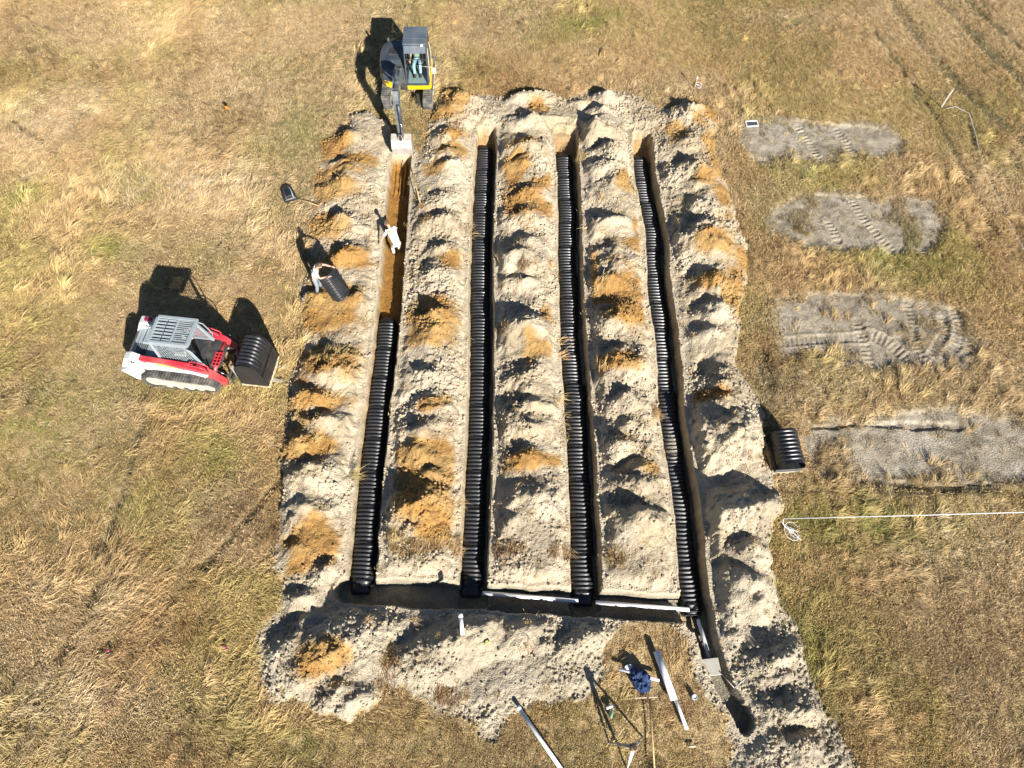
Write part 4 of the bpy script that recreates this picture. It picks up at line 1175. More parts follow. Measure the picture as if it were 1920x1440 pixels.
def hand_mesh(wrist, fdir, pdir, side, curl=0.5):
    """palm with five fingers; fdir along the fingers, pdir the way the palm faces"""
    f = Vector(fdir).normalized(); p = Vector(pdir); p = (p - f * p.dot(f)).normalized(); a = f.cross(p) * side
    W = Vector(wrist); vs = [W, W + f * .045, W + f * .085]; ed = [(0, 1), (1, 2)]; rd = [(.024, .02), (.036, .016), (.038, .016)]
    for k, (off, ln) in enumerate(((-.030, .060), (-.010, .072), (.011, .078), (.031, .070))):
        b = W + f * .09 - a * off; i = len(vs)
        k1 = b + f * ln * .45 + p * ln * .18 * curl * 2; k2 = k1 + (f * (1 - curl) + p * curl).normalized() * ln * .32; k3 = k2 + (f * (1 - 1.5 * curl) + p * 1.2 * curl).normalized() * ln * .28
        vs += [b, k1, k2, k3]; ed += [(2, i), (i, i + 1), (i + 1, i + 2), (i + 2, i + 3)]; rd += [.0095, .009, .0085, .007]
    i = len(vs); b = W + f * .03 + a * .032
    vs += [b, b + f * .03 + a * .022 + p * .01, b + f * .058 + a * .028 + p * .025]; ed += [(1, i), (i, i + 1), (i + 1, i + 2)]; rd += [.013, .011, .009]
    return skin_mesh(vs, ed, rd, 0, 1)

def make_person(loc, face, J, label, shirt, trousers, sleeve=0.45, curl=0.5, hair=True, hatless=True):
    """J: joints as (forward, left, up) from the feet"""
    f = Vector((math.cos(face), math.sin(face), 0)); l = Vector((-math.sin(face), math.cos(face), 0)); O = Vector(loc)
    W = {k: O + f * v[0] + l * v[1] + Vector((0, 0, v[2])) for k, v in J.items() if k != 'gaze'}
    P = lambda k: W[k]
    names = ['pelvis', 'waist', 'chest', 'neck', 'skull']
    vs = [P('pelvis'), P('pelvis').lerp(P('chest'), .5), P('chest'), P('neck'), P('head')]
    rd = [(.135, .11), (.13, .10), (.155, .115), .055, .06]; ed = [(0, 1), (1, 2), (2, 3), (3, 4)]
    sh = [vs[0], vs[1], vs[2], P('chest').lerp(P('neck'), .62)]; shr = [(.175, .14), (.175, .14), (.185, .15), (.085, .08)]; she = [(0, 1), (1, 2), (2, 3)]
    tr = [vs[0] + Vector((0, 0, .05)), vs[0]]; trr = [(.150, .122), (.155, .130)]; tre = [(0, 1)]
    boots = []; hands = []
    for s, c in (('l', 1), ('r', -1)):
        i = len(vs)
        vs += [P('shoulder_' + s), P('shoulder_' + s).lerp(P('elbow_' + s), .5), P('elbow_' + s), P('elbow_' + s).lerp(P('wrist_' + s), .4), P('wrist_' + s)]
        rd += [.062, .054, .043, .042, .027]; ed += [(2, i), (i, i + 1), (i + 1, i + 2), (i + 2, i + 3), (i + 3, i + 4)]
        fd = P('wrist_' + s) - P('elbow_' + s)
        hands.append(hand_mesh(P('wrist_' + s), fd, Vector((0, 0, -1)) + f * .2, c, curl))
        i = len(sh); e = P('shoulder_' + s).lerp(P('elbow_' + s), sleeve + .25)
        sh += [P('shoulder_' + s), P('shoulder_' + s).lerp(e, .6), e]; shr += [.078, .074, .072]; she += [(2, i), (i, i + 1), (i + 1, i + 2)]
        i = len(vs); h = P('hip_' + s); k = P('knee_' + s); a = P('ankle_' + s)
        vs += [h, h.lerp(k, .5), k, k.lerp(a, .35), a, P('toe_' + s)]; rd += [.088, .078, .058, .055, .038, .032]
        ed += [(0, i)] + [(i + q, i + q + 1) for q in range(5)]
        i = len(tr); tr += [h, h.lerp(k, .5), k, k.lerp(a, .5), k.lerp(a, .93)]; trr += [.104, .094, .076, .070, .066]; tre += [(1, i)] + [(i + q, i + q + 1) for q in range(4)]
        boots.append(skin_mesh([a + Vector((0, 0, .10)), a, a.lerp(P('toe_' + s), .55), P('toe_' + s)], [(0, 1), (1, 2), (2, 3)], [.062, .060, .050, .045], 0, 2))
    body = skin_mesh(vs, ed, rd, 0, 2)
    nk = (P('head') - P('neck')).normalized(); look = f + nk * 0 - Vector((0, 0, J.get('gaze', .3)))
    hd = head_mesh(P('head') + nk * .04, look, nk + Vector((0, 0, .6)))
    me = join_meshes('person', [body, hd] + hands, 'skin')
    o = bpy.data.objects.new('person', me); col.objects.link(o); tag(o, label, 'person', 'people at work')
    def child(nm, ms, m):
        c = bpy.data.objects.new(nm, join_meshes(nm, ms, m)); col.objects.link(c); c.parent = o; return c
    child('shirt', [skin_mesh(sh, she, shr, 0, 2)], shirt)
    child('trousers', [skin_mesh(tr, tre, trr, 1, 2)], trousers)
    child('boots', boots, 'boot')
    # hair: a cap over the crown, open at the face
    import bmesh
    hm = head_mesh(P('head') + nk * .046, look, nk + Vector((0, 0, .6)), .121)
    bm = bmesh.new(); bm.from_mesh(hm); hc = P('head') + nk * .04; fl = look.normalized(); up = (nk + Vector((0, 0, .6))); up = (up - fl * up.dot(fl)).normalized()
    kill = [v for v in bm.verts if (v.co - hc).dot(up) < .02 + max(0, (v.co - hc).dot(fl)) * .75 and (v.co - hc).dot(fl) > -.05 or (v.co - hc).dot(up) < -.07]
    bmesh.ops.delete(bm, geom=kill, context='VERTS')
    hm2 = bpy.data.meshes.new('hair'); bm.to_mesh(hm2); bm.free()
    child('hair', [hm2], 'hair')
    return o

w2 = V(604, 552, 0.15); gz = ground_z(w2.x, w2.y)
make_person((w2.x, w2.y, gz), R(-6), dict(pelvis=(-.02, 0, .95), chest=(.14, 0, 1.30), neck=(.22, 0, 1.48), head=(.31, 0, 1.60), gaze=.8,
    shoulder_l=(.15, .19, 1.41), shoulder_r=(.15, -.19, 1.41), elbow_l=(.42, .27, 1.34), elbow_r=(.36, -.30, 1.25), wrist_l=(.66, .24, 1.30), wrist_r=(.60, -.20, 1.26),
    hip_l=(0, .10, .92), hip_r=(0, -.10, .92), knee_l=(.06, .13, .50), knee_r=(.02, -.14, .50), ankle_l=(-.02, .14, .08), ankle_r=(-.08, -.15, .08), toe_l=(.16, .16, .03), toe_r=(.10, -.17, .03)),
    'standing worker in white t-shirt and grey jeans holding up a chamber', 'white_shirt', 'grey_jeans')
hold = bpy.data.objects.new('leaching_chamber', CH_MESH); col.objects.link(hold)
hold.rotation_euler = (R(90), 0, R(48)); hold.location = (w2.x + .82, w2.y - .20, gz + .02); hold.rotation_euler = (Matrix.Rotation(R(58), 4, 'Z') @ Matrix.Rotation(R(70), 4, 'X')).to_euler()
tag(hold, 'single black chamber stood on end by the worker in grey jeans', 'drain chamber', 'loose chambers')
l = bpy.data.objects.new('latch', LATCH); col.objects.link(l); l.parent = hold

w1 = Vector((-4.70, 6.35, -DEPTHS[0] + .02))
make_person(w1, math.atan2(.86, -.5), dict(pelvis=(-.16, 0, .88), chest=(.20, 0, 1.20), neck=(.42, 0, 1.33), head=(.53, .02, 1.42), gaze=1.0,
    shoulder_l=(.30, .19, 1.28), shoulder_r=(.30, -.19, 1.26), elbow_l=(.34, .36, 1.02), elbow_r=(.42, -.24, 1.0), wrist_l=(.30, .52, .84), wrist_r=(.56, -.08, .82),
    hip_l=(-.12, .11, .85), hip_r=(-.12, -.11, .85), knee_l=(.14, .14, .48), knee_r=(.16, -.14, .48), ankle_l=(.10, .14, .08), ankle_r=(.12, -.14, .08), toe_l=(.28, .17, .03), toe_r=(.30, -.16, .03)),
    'worker in white shirt and pale trousers bending down inside the leftmost trench', 'white_shirt', 'pale_trousers', sleeve=.5)

# ------------------------------------------------------------------ excavator, facing down the leftmost trench
X = empty('excavator', (-4.73, 15.55, ground_z(-4.73, 15.55) + .02), R(-90), 'dark grey and yellow excavator digging at the top of the leftmost trench', 'excavator')
for s in (-1, 1):
    y0, y1 = sorted((s * .72, s * 1.16))
    tr = belt(X, 'track', [(-1.2, .33, .31), (1.32, .33, .31)], y0, y1, 'black_rubber', .12, .025)
    b = MB(); b.prism([(-1.15, .18), (1.15, .18), (1.3, .33), (1.1, .46), (-1.1, .46), (-1.3, .33)], s * .78, s * 1.10); b.build('track_frame', 'charcoal_paint', tr)
    for x in (-1.15, -.6, -.2, .2, .6, 1.15):
        b = MB(); b.tube([(x, s * .76, .33 if abs(x) > 1 else .2), (x, s * 1.13, .33 if abs(x) > 1 else .2)], .25 if abs(x) > 1 else .12, 16); b.build('roller', 'dusty_frame', tr)
b = MB(); b.box((0, 0, .48), (1.1, 1.5, .22), ch=.04); b.tube([(0, 0, .5), (0, 0, .80)], .45, 24); b.build('undercarriage', 'dark_steel', X)
b = MB(); b.bar((1.0, .45, .45), (1.55, .55, .35), .12, .12); b.bar((1.0, -.45, .45), (1.55, -.55, .35), .12, .12); b.build('blade_arm', 'dark_steel', X)
b = MB(); b.prism([(-1.0, -.72), (-.6, -1.14), (.5, -1.15), (.85, -.92), (1.0, -.6), (1.05, -.2), (1.05, 1.05), (.9, 1.12), (-.7, 1.10), (-1.15, .7), (-1.25, 0), (-1.15, -.7)], .78, .98, 'z'); b.build('platform', 'yellow_paint', X)
b = MB(); b.prism([(.06, .98), (.98, .98), (.98, .80), (.06, .80)], 1.055, 1.075, 'x'); b.build('front_panel', 'yellow_paint', X)
b = MB()
pr = [(-1.12, 1.0), (-1.12, 1.62), (-.95, 1.74), (.30, 1.72), (.72, 1.55), (.95, 1.22), (1.0, 1.0)]
vs = []; rows = ((-1.16, .50, .0), (-1.10, .70, .0), (-1.0, .84, .03), (-.82, .94, .04), (-.6, 1.0, .05), (-.12, 1.0, .05), (-.06, .99, .04))
for y, k, dz in rows:
    for (x, z) in pr: vs.append((x * k, y, 1.0 + (z - 1.0) * (.55 + .45 * k)))
n = len(pr); F = [(j * n + i, j * n + i + 1, (j + 1) * n + i + 1, (j + 1) * n + i) for j in range(len(rows) - 1) for i in range(n - 1)] + [tuple(range(n)), tuple(range((len(rows) - 1) * n, len(rows) * n))]
b.add(vs, F); hood = b.build('engine_hood', 'charcoal_paint', X)
b = MB(); b.prism([(-.95, -.85), (-.6, -1.18), (.5, -1.19), (.85, -.96), (1.02, -.62), (.99, -.60), (.82, -.94), (.5, -1.165), (-.6, -1.155), (-.92, -.83)], .99, 1.10, 'z'); b.build('hood_trim', 'yellow_paint', hood)
b = MB(); b.box((-.25, -.5, 1.735), (.5, .45, .03)); b.tube([(-.8, -.8, 1.7), (-.8, -.8, 1.98)], .05, 10); b.build('hood_vent', 'dark_steel', hood)
b = MB(); b.prism([(-.72, 1.0), (-1.12, .7), (-1.22, 0), (-1.12, -.15), (-.85, -.15), (-.8, 1.0)], .99, 1.6, 'z'); b.build('counterweight', 'charcoal_paint', X)
# cab
CY0, CY1, RZ = .03, 1.04, 2.68
b = MB()
for y in (CY0 + .03, CY1 - .03):
    b.bar((1.04, y, 1.0), (.52, y, RZ - .05), .06, .06); b.bar((-.62, y, 1.0), (-.50, y, RZ - .05), .07, .07); b.bar((.1, y, 1.0), (.12, y, RZ - .06), .05, .05)
    b.bar((1.04, y, 1.02), (-.62, y, 1.02), .06, .07); b.bar((.60, y, RZ - .05), (-.54, y, RZ - .05), .06, .06)
b.bar((1.05, CY0, 1.03), (1.05, CY1, 1.03), .06, .07); b.bar((.56, CY0, RZ - .06), (.56, CY1, RZ - .06), .08, .09); b.bar((.73, CY0, 2.06), (.73, CY1, 2.06), .03, .03)
cab = b.build('cab_frame', 'charcoal_paint', X)
b = MB(); b.box((.0, (CY0 + CY1) / 2, RZ), (1.16, 1.02, .08), ch=.035); b.box((-.1, (CY0 + CY1) / 2, RZ + .035), (.7, .8, .03), ch=.012); b.build('cab_roof', 'roof_blue', cab)
b = MB(); b.prism([(.58, RZ - .02), (.80, RZ - .26), (.78, RZ - .28), (.56, RZ - .04)], CY0 + .04, CY1 - .04); b.build('sun_visor', 'roof_blue', cab)
def pane(name, a, bq, c, d):
    m = MB(); n_ = ((Vector(bq) - Vector(a)).cross(Vector(d) - Vector(a))).normalized() * .006
    q = [Vector(p) for p in (a, bq, c, d)]
    m.add([p - n_ for p in q] + [p + n_ for p in q], [(0, 1, 2, 3), (7, 6, 5, 4)] + [(i, 4 + i, 4 + (i + 1) % 4, (i + 1) % 4) for i in range(4)]); return m.build(name, 'cab_glass', cab)
pane('windscreen', (1.03, CY0 + .06, 1.06), (1.03, CY1 - .06, 1.06), (.60, CY1 - .06, RZ - .12), (.60, CY0 + .06, RZ - .12))
for y in (CY0 + .02, CY1 - .02): pane('side_window', (.96, y, 1.08), (.12, y, 1.08), (.12, y, RZ - .12), (.52, y, RZ - .12)); pane('side_window', (.06, y, 1.5), (-.56, y, 1.5), (-.50, y, RZ - .12), (.06, y, RZ - .12))
b = MB(); b.prism([(.05, 1.02), (-.58, 1.02), (-.58, 1.48), (.05, 1.48)], CY1 - .05, CY1 - .005); b.build('door_panel', 'charcoal_paint', cab)
b = MB(); b.box((.2, (CY0 + CY1) / 2, 1.0), (1.6, .96, .04)); b.build('cab_floor', 'cab_grey', X)
b = MB(); b.box((-.12, .50, 1.36), (.50, .50, .16), ch=.05); b.box((-.38, .50, 1.75), (.14, .48, .68), Matrix.Rotation(R(-8), 3, 'Y'), .05); b.build('seat', 'seat_cloth', X)
for y in (.20, .80):
    b = MB(); b.box((.12, y, 1.42), (.40, .13, .12), ch=.03); b.tube([(.30, y, 1.45), (.34, y, 1.66)], .025, 8); b.build('control_lever', 'dark_steel', X)
b = MB(); b.tube([(.95, .80, 1.9), (1.0, 1.22, 1.9), (1.0, 1.28, 1.8)], .014, 8); b.box((1.0, 1.31, 1.72), (.05, .20, .30), ch=.03); b.build('mirror', 'dusty_frame', X)
b = MB(); b.tube([(1.0, 1.08, 1.1), (1.0, 1.11, 1.5), (.75, 1.10, 2.2), (.55, 1.08, 2.5)], .016, 8); b.tube([(-.1, 1.08, 1.1), (-.1, 1.12, 1.8), (-.12, 1.08, 2.3)], .016, 8); b.build('handrail', 'dusty_frame', X)
b = MB(); b.tube([(.62, .86, RZ + .02), (.66, .86, RZ + .02)], .06, 12); b.build('work_lamp', 'white_paint', cab)
# boom, stick, bucket
def beam(pts, w, hs, name, m, parent):
    """box beam along a bent line in the x-z plane"""
    b = MB(); n = len(pts)
    vs = []
    for i, p in enumerate(pts):
        p = Vector(p); d = (Vector(pts[min(i + 1, n - 1)]) - Vector(pts[max(i - 1, 0)])).normalized(); nrm = Vector((-d.z, 0, d.x)); h = hs[i] / 2; k = w / 2
        vs += [p + nrm * h + Vector((0, k * .92, 0)), p + nrm * h - Vector((0, k * .92, 0)), p - nrm * h - Vector((0, k, 0)), p - nrm * h + Vector((0, k, 0))]
    F = [(i * 4 + e, i * 4 + (e + 1) % 4, (i + 1) * 4 + (e + 1) % 4, (i + 1) * 4 + e) for i in range(n - 1) for e in range(4)] + [(0, 1, 2, 3), tuple((n - 1) * 4 + e for e in (3, 2, 1, 0))]
    b.add(vs, F); return b.build(name, m, parent)
BM = [(.92, -.14, 1.05), (1.35, -.10, 1.75), (1.95, -.04, 2.45), (2.6, .0, 2.85), (3.4, .03, 2.98), (4.05, .04, 2.85)]
boom = beam(BM, .30, [.26, .36, .42, .40, .32, .24], 'boom', 'boom_paint', X)
b = MB(); b.box((.98, -.14, 1.0), (.34, .42, .42), ch=.05); b.build('boom_bracket', 'dark_steel', X)
SK = [(3.92, .04, 3.12), (4.05, .04, 2.85), (4.12, .03, 2.0), (4.02, .0, 1.05)]
stick = beam(SK, .25, [.18, .34, .26, .18], 'stick', 'boom_paint', X)
def ram(p0, p1, f, r, nm):
    a, c = Vector(p0), Vector(p1); m = a.lerp(c, f)
    b = MB(); b.tube([a, m], r, 12); o = b.build(nm, 'charcoal_paint', X); b = MB(); b.tube([m, c], r * .55, 10); b.build('rod', 'chrome', o)
ram((1.10, -.32, 1.0), (2.15, -.24, 2.30), .6, .06, 'boom_cylinder'); ram((2.5, .0, 3.16), (3.88, .04, 3.18), .6, .055, 'stick_cylinder'); ram((4.34, .14, 2.75), (4.40, .14, 1.25), .6, .05, 'bucket_cylinder')
for dy in (-.05, .0, .06):
    b = MB(); b.tube([(.95, -.05 + dy, 1.15), (1.35, .05 + dy, 2.05), (2.0, .05 + dy, 2.72), (2.7, .05 + dy, 3.08), (3.7, .08 + dy, 3.1), (4.3, .1 + dy, 2.4)], .018, 6); b.build('hose', 'dark_steel', X)
b = MB(); b.bar((4.40, .0, 1.25), (4.05, .0, .98), .12, .06); b.bar((4.40, .0, 1.25), (4.30, .0, .78), .10, .05); b.build('bucket_link', 'dark_steel', X)
prof = [(4.06, 1.02), (4.34, .92), (4.50, .62), (4.44, .26), (4.22, .04), (3.92, -.02)]
inn = [(x - .035 if x > 4.1 else x, z + .03 if z < .5 else z - .03) for x, z in prof]
b = MB(); n = len(prof)
vs = [(x, y, z) for y in (-.43, .43) for (x, z) in prof] + [(x, y, z) for y in (-.41, .41) for (x, z) in inn]
F = [(i, i + 1, n + i + 1, n + i) for i in range(n - 1)] + [(2 * n + i, 2 * n + i + 1, 3 * n + i + 1, 3 * n + i) for i in range(n - 1)] + [tuple(range(n)), tuple(range(n, 2 * n))]
F += [(0, n, 3 * n, 2 * n), (n - 1, 2 * n - 1, 4 * n - 1, 3 * n - 1)]
b.add(vs, F); b.box((4.2, -.10, .98), (.26, .04, .2)); b.box((4.2, .14, .98), (.26, .04, .2)); bucket = b.build('bucket', 'bucket_steel', X)
for y in (-.36, -.18, 0, .18, .36):
    b = MB(); b.box((3.86, y, -.02), (.18, .07, .045)); b.build('tooth', 'bucket_steel', bucket)
op = Vector((-4.23, 15.62, X.location.z))
make_person(op, R(-90), dict(pelvis=(-.02, 0, 1.52), chest=(-.08, 0, 1.88), neck=(-.06, 0, 2.07), head=(-.03, 0, 2.17), gaze=.5,
    shoulder_l=(-.06, .18, 2.0), shoulder_r=(-.06, -.18, 2.0), elbow_l=(.10, .27, 1.72), elbow_r=(.10, -.27, 1.72), wrist_l=(.33, .28, 1.68), wrist_r=(.33, -.28, 1.68),
    hip_l=(.03, .10, 1.50), hip_r=(.03, -.10, 1.50), knee_l=(.45, .15, 1.54), knee_r=(.47, -.13, 1.54), ankle_l=(.58, .14, 1.12), ankle_r=(.60, -.12, 1.12), toe_l=(.76, .15, 1.07), toe_r=(.78, -.13, 1.07)),
    'seated excavator operator in green shirt and light blue jeans behind the windscreen', 'green_shirt', 'light_jeans')

# ------------------------------------------------------------------ tools, stakes and litter
def stick_on_ground(name, p0, p1, r, label, cat, m='wood', lift=.03, group=None):
    a = V(*p0); c = V(*p1)
    a.z = ground_z(a.x, a.y) + lift; c.z = ground_z(c.x, c.y) + lift
    b = MB(); b.tube([a, a.lerp(c, .5), c], r, 8); o = b.build(name, m)
    return tag(o, label, cat, group), a, c
# shovel on the second bank
a = V(772, 323); c = V(790, 392); a.z = ground_z(a.x, a.y) + .30; c.z = ground_z(c.x, c.y) + .10
S_ = empty('shovel', c, 0, 'wooden handled shovel lying along the right edge of the leftmost trench', 'shovel')
b = MB(); b.tube([a - c, Vector((0, 0, 0))], .022, 10); b.build('handle', 'wood', S_)
d = (c - a).normalized(); sx = d.cross(Vector((0, 0, 1))).normalized()
b = MB(); w = [(-.02, 0), (.03, .10), (.12, .12), (.24, .11), (.31, .0)]
vs = []
for t, h in w:
    for e in (-1, 0, 1): vs.append(d * t + sx * h * e + Vector((0, 0, .035 * (abs(e)) + .0)))
F = [(i * 3 + e, i * 3 + e + 1, (i + 1) * 3 + e + 1, (i + 1) * 3 + e) for i in range(4) for e in range(2)]
b.add([v + Vector((0, 0, .004)) for v in vs] + [v - Vector((0, 0, .004)) for v in vs], F + [tuple(k + 15 for k in f[::-1]) for f in F])
mat('rusty_steel', (0.26, 0.15, 0.07), .7, var=.3, scale=14); b.build('blade', 'rusty_steel', S_)
# rake at the bottom
a = V(1218, 1312, .2); c = V(1228, 1452, .18)
K_ = empty('rake', a, 0, 'wooden handled rake lying in the grass right of the tripod', 'rake')
b = MB(); b.tube([Vector((0, 0, 0)), c - a], .024, 10); b.build('handle', 'wood', K_)
b = MB(); h0 = V(1190, 1309, .14) - a; h1 = V(1233, 1307, .14) - a; b.bar(h0, h1, .03, .03)
for i in range(9): p = h0.lerp(h1, i / 8); b.bar(p, p + Vector((0, .09, -.06)), .012, .012, .003)
b.build('rake_head', 'pallet_wood', K_)
# laser level on a tripod
tc = V(1176, 1402, 0); tz0 = ground_z(tc.x, tc.y)
T_ = empty('tripod_level', (tc.x, tc.y, tz0), 0, 'surveying level on a tripod standing near the bottom edge', 'tripod')
for i, (ang, m) in enumerate(((R(-95), 'white_paint'), (R(165), 'bucket_steel'), (R(30), 'bucket_steel'))):
    q = Vector((.55 * math.cos(ang), .55 * math.sin(ang), 0)); s2 = Vector((-math.sin(ang), math.cos(ang), 0)) * .03
    b = MB(); b.tube([Vector((0, 0, 1.12)) + q * .08 + s2, q * .62 + Vector((0, 0, .5)) + s2 * .6], .028, 8); b.tube([Vector((0, 0, 1.12)) + q * .08 - s2, q * .62 + Vector((0, 0, .5)) - s2 * .6], .028, 8)
    b.tube([q * .5 + Vector((0, 0, .62)), q + Vector((0, 0, 0))], [.034, .024], 8); b.build('leg', m, T_)
b = MB(); b.tube([(0, 0, 1.10), (0, 0, 1.16)], .10, 16); b.build('tripod_head', 'dark_steel', T_)
b = MB(); b.box((0, 0, 1.24), (.22, .20, .17), ch=.03); b.tube([(0, 0, 1.31), (0, 0, 1.42)], .085, 14); b.build('level_body', 'rusty_steel', T_)
b = MB(); b.tube([(0, 0, 1.40), (0, 0, 1.44)], .065, 14); b.tube([(-.06, 0, 1.30), (-.06, 0, 1.44), (.06, 0, 1.44), (.06, 0, 1.30)], .012, 8); b.build('level_handle', 'dark_steel', T_)
# blue cloth on the pipe
import bmesh
def cloth(name, loc, sx, sy, sz, seed, m, label, cat, rz=0):
    bm = bmesh.new(); bmesh.ops.create_icosphere(bm, subdivisions=5, radius=1.0)
    co = np.array([v.co[:] for v in bm.verts]); r = np.hypot(co[:, 0], co[:, 1])
    n1_ = fbm(co[:, 0] + 5, co[:, 1] + co[:, 2] * .4, 2.0, seed, 3); n2_ = np.abs(fbm(co[:, 0] * 1.0 + co[:, 2], co[:, 1] * 2.2, 3.2, seed + 5, 3) - .5) * 2
    k = .75 + .55 * n1_ - .28 * n2_
    for v, kk, zz in zip(bm.verts, k, co[:, 2]):
        v.co = Vector((v.co.x * sx * kk, v.co.y * sy * kk, max(v.co.z, -.15) * sz * (kk ** 2) * 1.3))
    me = bpy.data.meshes.new(name); bm.to_mesh(me); bm.free(); me.materials.append(MATS[m]); me.polygons.foreach_set('use_smooth', [True] * len(me.polygons))
    o = bpy.data.objects.new(name, me); col.objects.link(o); o.location = loc; o.rotation_euler = (0, 0, rz)
    return tag(o, label, cat)
cl = V(1200, 1277, .05); cloth('blue_jacket', (cl.x, cl.y, .14), .27, .40, .20, 401, 'blue_cloth', 'crumpled dark blue jacket thrown over a thin white pipe', 'jacket', R(28))
# white container by the jacket
cc = V(1178, 1252, .1); b = MB(); b.prism([(-.10, -.07), (.10, -.07), (.11, .02), (.04, .08), (-.10, .07)], 0, .16, 'z'); o = b.build('plastic_jug', 'pvc', None, (cc.x, cc.y, .06), (0, 0, R(25))); tag(o, 'small white plastic jug beside the top of the blue jacket', 'jug')
b = MB(); b.tube([(.06, .03, .16), (.06, .03, .20)], .03, 10); b.build('cap', 'pipe_cap', o)
# pipe cap standing in the sand
cc = V(1302, 1307, .12); gz = ground_z(cc.x, cc.y); b = MB(); b.pipe((0, 0, 0), (0, 0, .22), .075, .012, 18); o = b.build('pipe_riser', 'pipe_cap', None, (cc.x, cc.y, gz - .02)); tag(o, 'small upright pipe stub with pale blue rim right of the thick pipe', 'pipe stub')
b = MB(); b.tube([(0, 0, .17), (0, 0, .20)], .055, 14); b.build('plug', 'pvc', o)
# bottles beside the tripod's shadow
for i, (px, py, rz, lb) in enumerate(((1144, 1325, 20, 'pale plastic bottle lying left of the tripod, the upper of two'), (1147, 1338, 70, 'green plastic bottle lying left of the tripod, the lower of two'))):
    p = V(px, py, .08); b = MB(); b.tube([(-.13, 0, 0), (-.11, 0, 0), (.04, 0, 0), (.09, 0, 0), (.12, 0, 0)], [.03, .045, .045, .02, .018], 12); o = b.build('bottle', 'green_plastic' if i else 'pvc', None, (p.x, p.y, .10), (0, 0, R(rz))); tag(o, lb, 'bottle', 'bottles by the tripod')
    b = MB(); b.tube([(.12, 0, 0), (.145, 0, 0)], .021, 10); b.build('cap', 'white_paint', o)
# lime glove on the lower bank
p = V(914, 1207, .25); gz = ground_z(p.x, p.y); b = MB(); b.pipe((0, 0, 0), (0, .05, .0), .085, .03, 16); o = b.build('tape_roll', 'lime_plastic', None, (p.x, p.y, gz + .08), (R(35), 0, R(30))); tag(o, 'lime yellow roll of tape on the sand right of the short pipe', 'tape roll')
b = MB(); b.tube([(-.05, .02, -.07), (-.13, -.06, -.08), (-.14, -.2, -.09), (-.2, -.3, -.10)], .012, 6); b.build('tape_end', 'lime_plastic', o)
stick_on_ground('wooden_stake', (1289, 1400), (1304, 1399), .028, 'short pale wooden stake lying in the grass near the bottom', 'stake', 'pallet_wood', .10)
stick_on_ground('wooden_stick', (553, 373), (600, 393), .016, 'thin wooden stick lying between the black bag and the left bank', 'stick', 'wood', .06)
# grade stick over the outflow trench
a = V(1377, 1290, .15); c = V(1407, 1264, .25); e = V(1350, 1260, -.05)
b = MB(); b.tube([e, a], .016, 8); b.tube([a, c], .020, 8); o = b.build('grade_stick', 'bucket_steel'); tag(o, 'bent grey stick lying across the outflow trench below the concrete box', 'stick')
b = MB(); b.tube([c - (c - a).normalized() * .06, c], .022, 8); b.build('green_tip', 'lime_plastic', o)
# black bag in the grass on the left
p = V(541, 364, .1); G_ = empty('work_bag', (p.x, p.y, ground_z(p.x, p.y) + .03), R(24), 'shiny black bag with straps lying in the dry grass left of the banks', 'bag')
bm = MB(); vs = []; seg = 14
rows = ((-.40, .26, .10), (-.36, .29, .16), (-.10, .27, .22), (.10, .25, .21), (.16, .24, .15), (.20, .25, .20), (.34, .19, .17), (.42, .10, .10), (.52, .09, .08))
for y, w, h in rows:
    for i in range(seg): t = 2 * math.pi * i / seg; vs.append((w * math.copysign(abs(math.cos(t)) ** .6, math.cos(t)), y, h * .5 + h * .5 * math.copysign(abs(math.sin(t)) ** .6, math.sin(t))))
F = [(j * seg + i, j * seg + (i + 1) % seg, (j + 1) * seg + (i + 1) % seg, (j + 1) * seg + i) for j in range(len(rows) - 1) for i in range(seg)] + [tuple(range(seg)), tuple(range((len(rows) - 1) * seg, len(rows) * seg))]
bm.add(vs, F, True); bm.build('bag_body', 'black_film', G_)
for s in (-1, 1):
    b = MB(); b.tube([(s * .14, -.36, .17), (s * .15, -.1, .24), (s * .13, .12, .22), (s * .10, .36, .17)], .022, 8); b.build('strap', 'slate_panel' if s < 0 else 'cab_grey', G_)
b = MB(); b.box((0, -.18, .215), (.20, .26, .05), ch=.02); b.build('pocket', 'black_film', G_)
# stakes with rope
def stake(px, py, h, label, lean=(0, 0)):
    p = V(px, py); z = ground_z(p.x, p.y)
    b = MB(); b.box((0, 0, h / 2 - .05), (.035, .035, h + .1), ch=.004); o = b.build('rope_stake', 'wood', None, (p.x, p.y, z), (lean[0], lean[1], R(20)))
    tag(o, label, 'stake', 'stakes holding rope'); return Vector((p.x, p.y, z))
s1 = stake(1455, 985, .80, 'stake at the edge of the right bank holding the taut white rope')
top = s1 + Vector((0, 0, .74)); far = V(1935, 960, .6)
b = MB(); b.tube([top, top.lerp(far, .5) - Vector((0, 0, .03)), far], .014, 6); o = b.build('rope', 'rope'); tag(o, 'taut white rope running from the stake to the right edge', 'rope')
def coil(px, py, r, n, label, tail=None):
    p = V(px, py); z = ground_z(p.x, p.y); pts = []
    for i in range(n * 10):
        t = i * .63; rr = r * (.55 + .45 * math.sin(i * .21 + .6)) 
        pts.append((p.x + rr * math.cos(t * 1.03) * .8 + .05 * math.sin(i * .37), p.y + rr * math.sin(t * .97), z + .13 + .03 * math.sin(i * .9)))
    pts = (tail or []) + pts
    b = MB(); b.tube(pts, .011, 6); o = b.build('rope_coil', 'rope'); return tag(o, label, 'rope')
tl = [tuple(top), tuple(V(1468, 982, .3)), tuple(V(1474, 990, .15))]
coil(1481, 999, .34, 5, 'tangled white rope end lying in the grass below the stake', tl)
s2 = stake(1764, 202, 1.05, 'tall stake wound with white rope at the upper right', (0, 0))
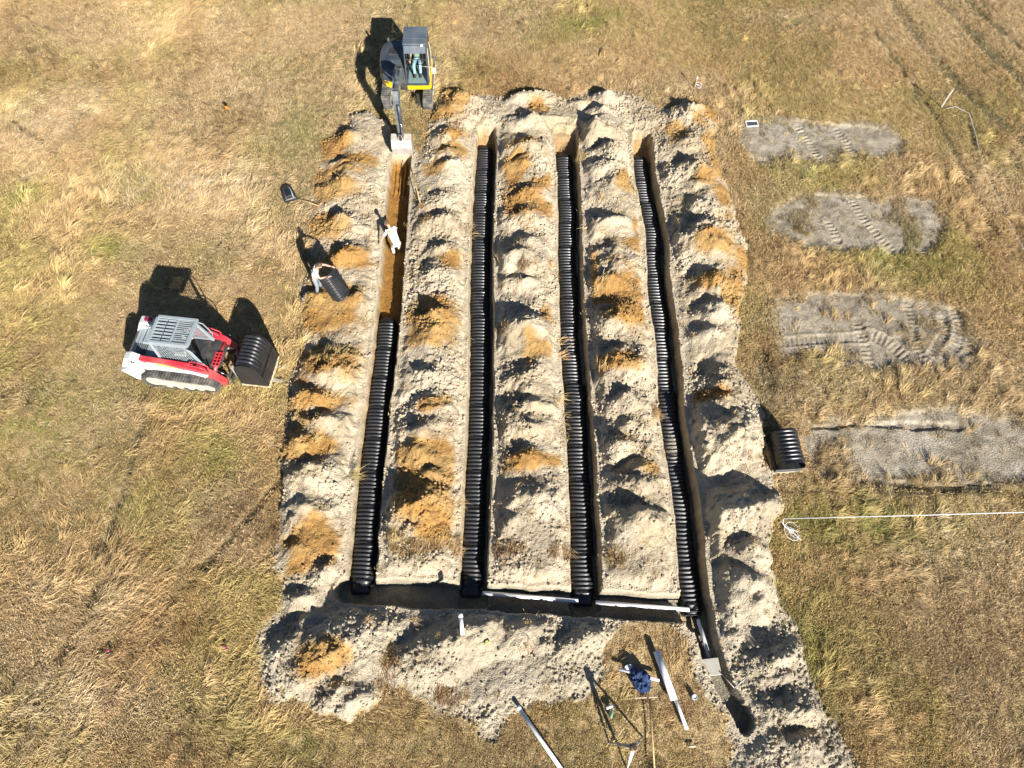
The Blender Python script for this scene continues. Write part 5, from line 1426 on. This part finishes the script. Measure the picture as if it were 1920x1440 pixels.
pts = [s2 + Vector((.03 * math.cos(k * 1.7), .03 * math.sin(k * 1.7), 1.0 - k * .025)) for k in range(38)]
b = MB(); b.tube(pts, .018, 6); o = b.build('wound_rope', 'rope'); tag(o, 'white rope wound down the tall stake at the upper right', 'rope')
pts = []
for q in ((1772, 207), (1790, 203), (1803, 211), (1815, 216), (1830, 262), (1840, 310), (1868, 370), (1900, 435), (1940, 510)):
    p = V(*q); p.z = ground_z(p.x, p.y) + .10; pts.append(p)
b = MB(); b.tube(pts, .010, 6); o = b.build('string_line', 'rope'); tag(o, 'slack string running from the wound stake down the right edge', 'string')
s3 = stake(1302, 166, .62, 'short stake with white top above the right bank')
b = MB(); b.box((s3.x, s3.y, s3.z + .60), (.06, .06, .12)); o = b.build('stake_flag', 'pvc'); tag(o, 'white tape tied round the top of the short stake above the right bank', 'tape')
coil(1308, 164, .22, 2, 'loose white rope at the foot of the short stake above the right bank')
# framed dark panel lying on the first plot
p = V(1410, 231, .02); z = ground_z(p.x, p.y)
Q_ = empty('framed_panel', (p.x, p.y, z + .03), R(4), 'small dark panel in a white frame lying on bare soil', 'panel')
b = MB()
for s in (-1, 1): b.box((s * .26, 0, .02), (.05, .32, .05)); b.box((0, s * .16, .022), (.56, .05, .05))
b.build('frame', 'pvc', Q_); b = MB(); b.box((0, 0, .012), (.50, .29, .02)); b.build('panel', 'slate_panel', Q_)
# surveyor flags
def flag(px, py, m, label, h=.5, w=.22):
    p = V(px, py); z = ground_z(p.x, p.y); o = empty('marker_flag', (p.x, p.y, z), R(-30), label, 'marker flag', 'marker flags')
    b = MB(); b.tube([(0, 0, -.05), (.02, .0, h)], .010, 6); b.build('wire', 'wood' if m == 'orange_tape' else 'chrome', o)
    b = MB(); vs = []
    for i in range(5): x = -w * i / 4; vs += [(x, .03 * math.sin(i * 1.6), h), (x, .03 * math.sin(i * 1.6 + .5), h - .16)]
    F = [(i * 2, i * 2 + 1, i * 2 + 3, i * 2 + 2) for i in range(4)]; vs2 = [(x, y + .004, z_) for x, y, z_ in vs]
    b.add(vs + vs2, F + [tuple(k + 10 for k in f[::-1]) for f in F]); b.build('flag', m, o)
    return o
o = flag(437, 222, 'orange_tape', 'orange marker flag in the dry grass at the upper left', .62, .26)
flag(428, 1218, 'pink_tape', 'pink marker flag in the grass left of the lower bank', .30, .12)
flag(210, 1223, 'pink_tape', 'pink marker flag in the lower left grass beside the furrow', .25, .08)
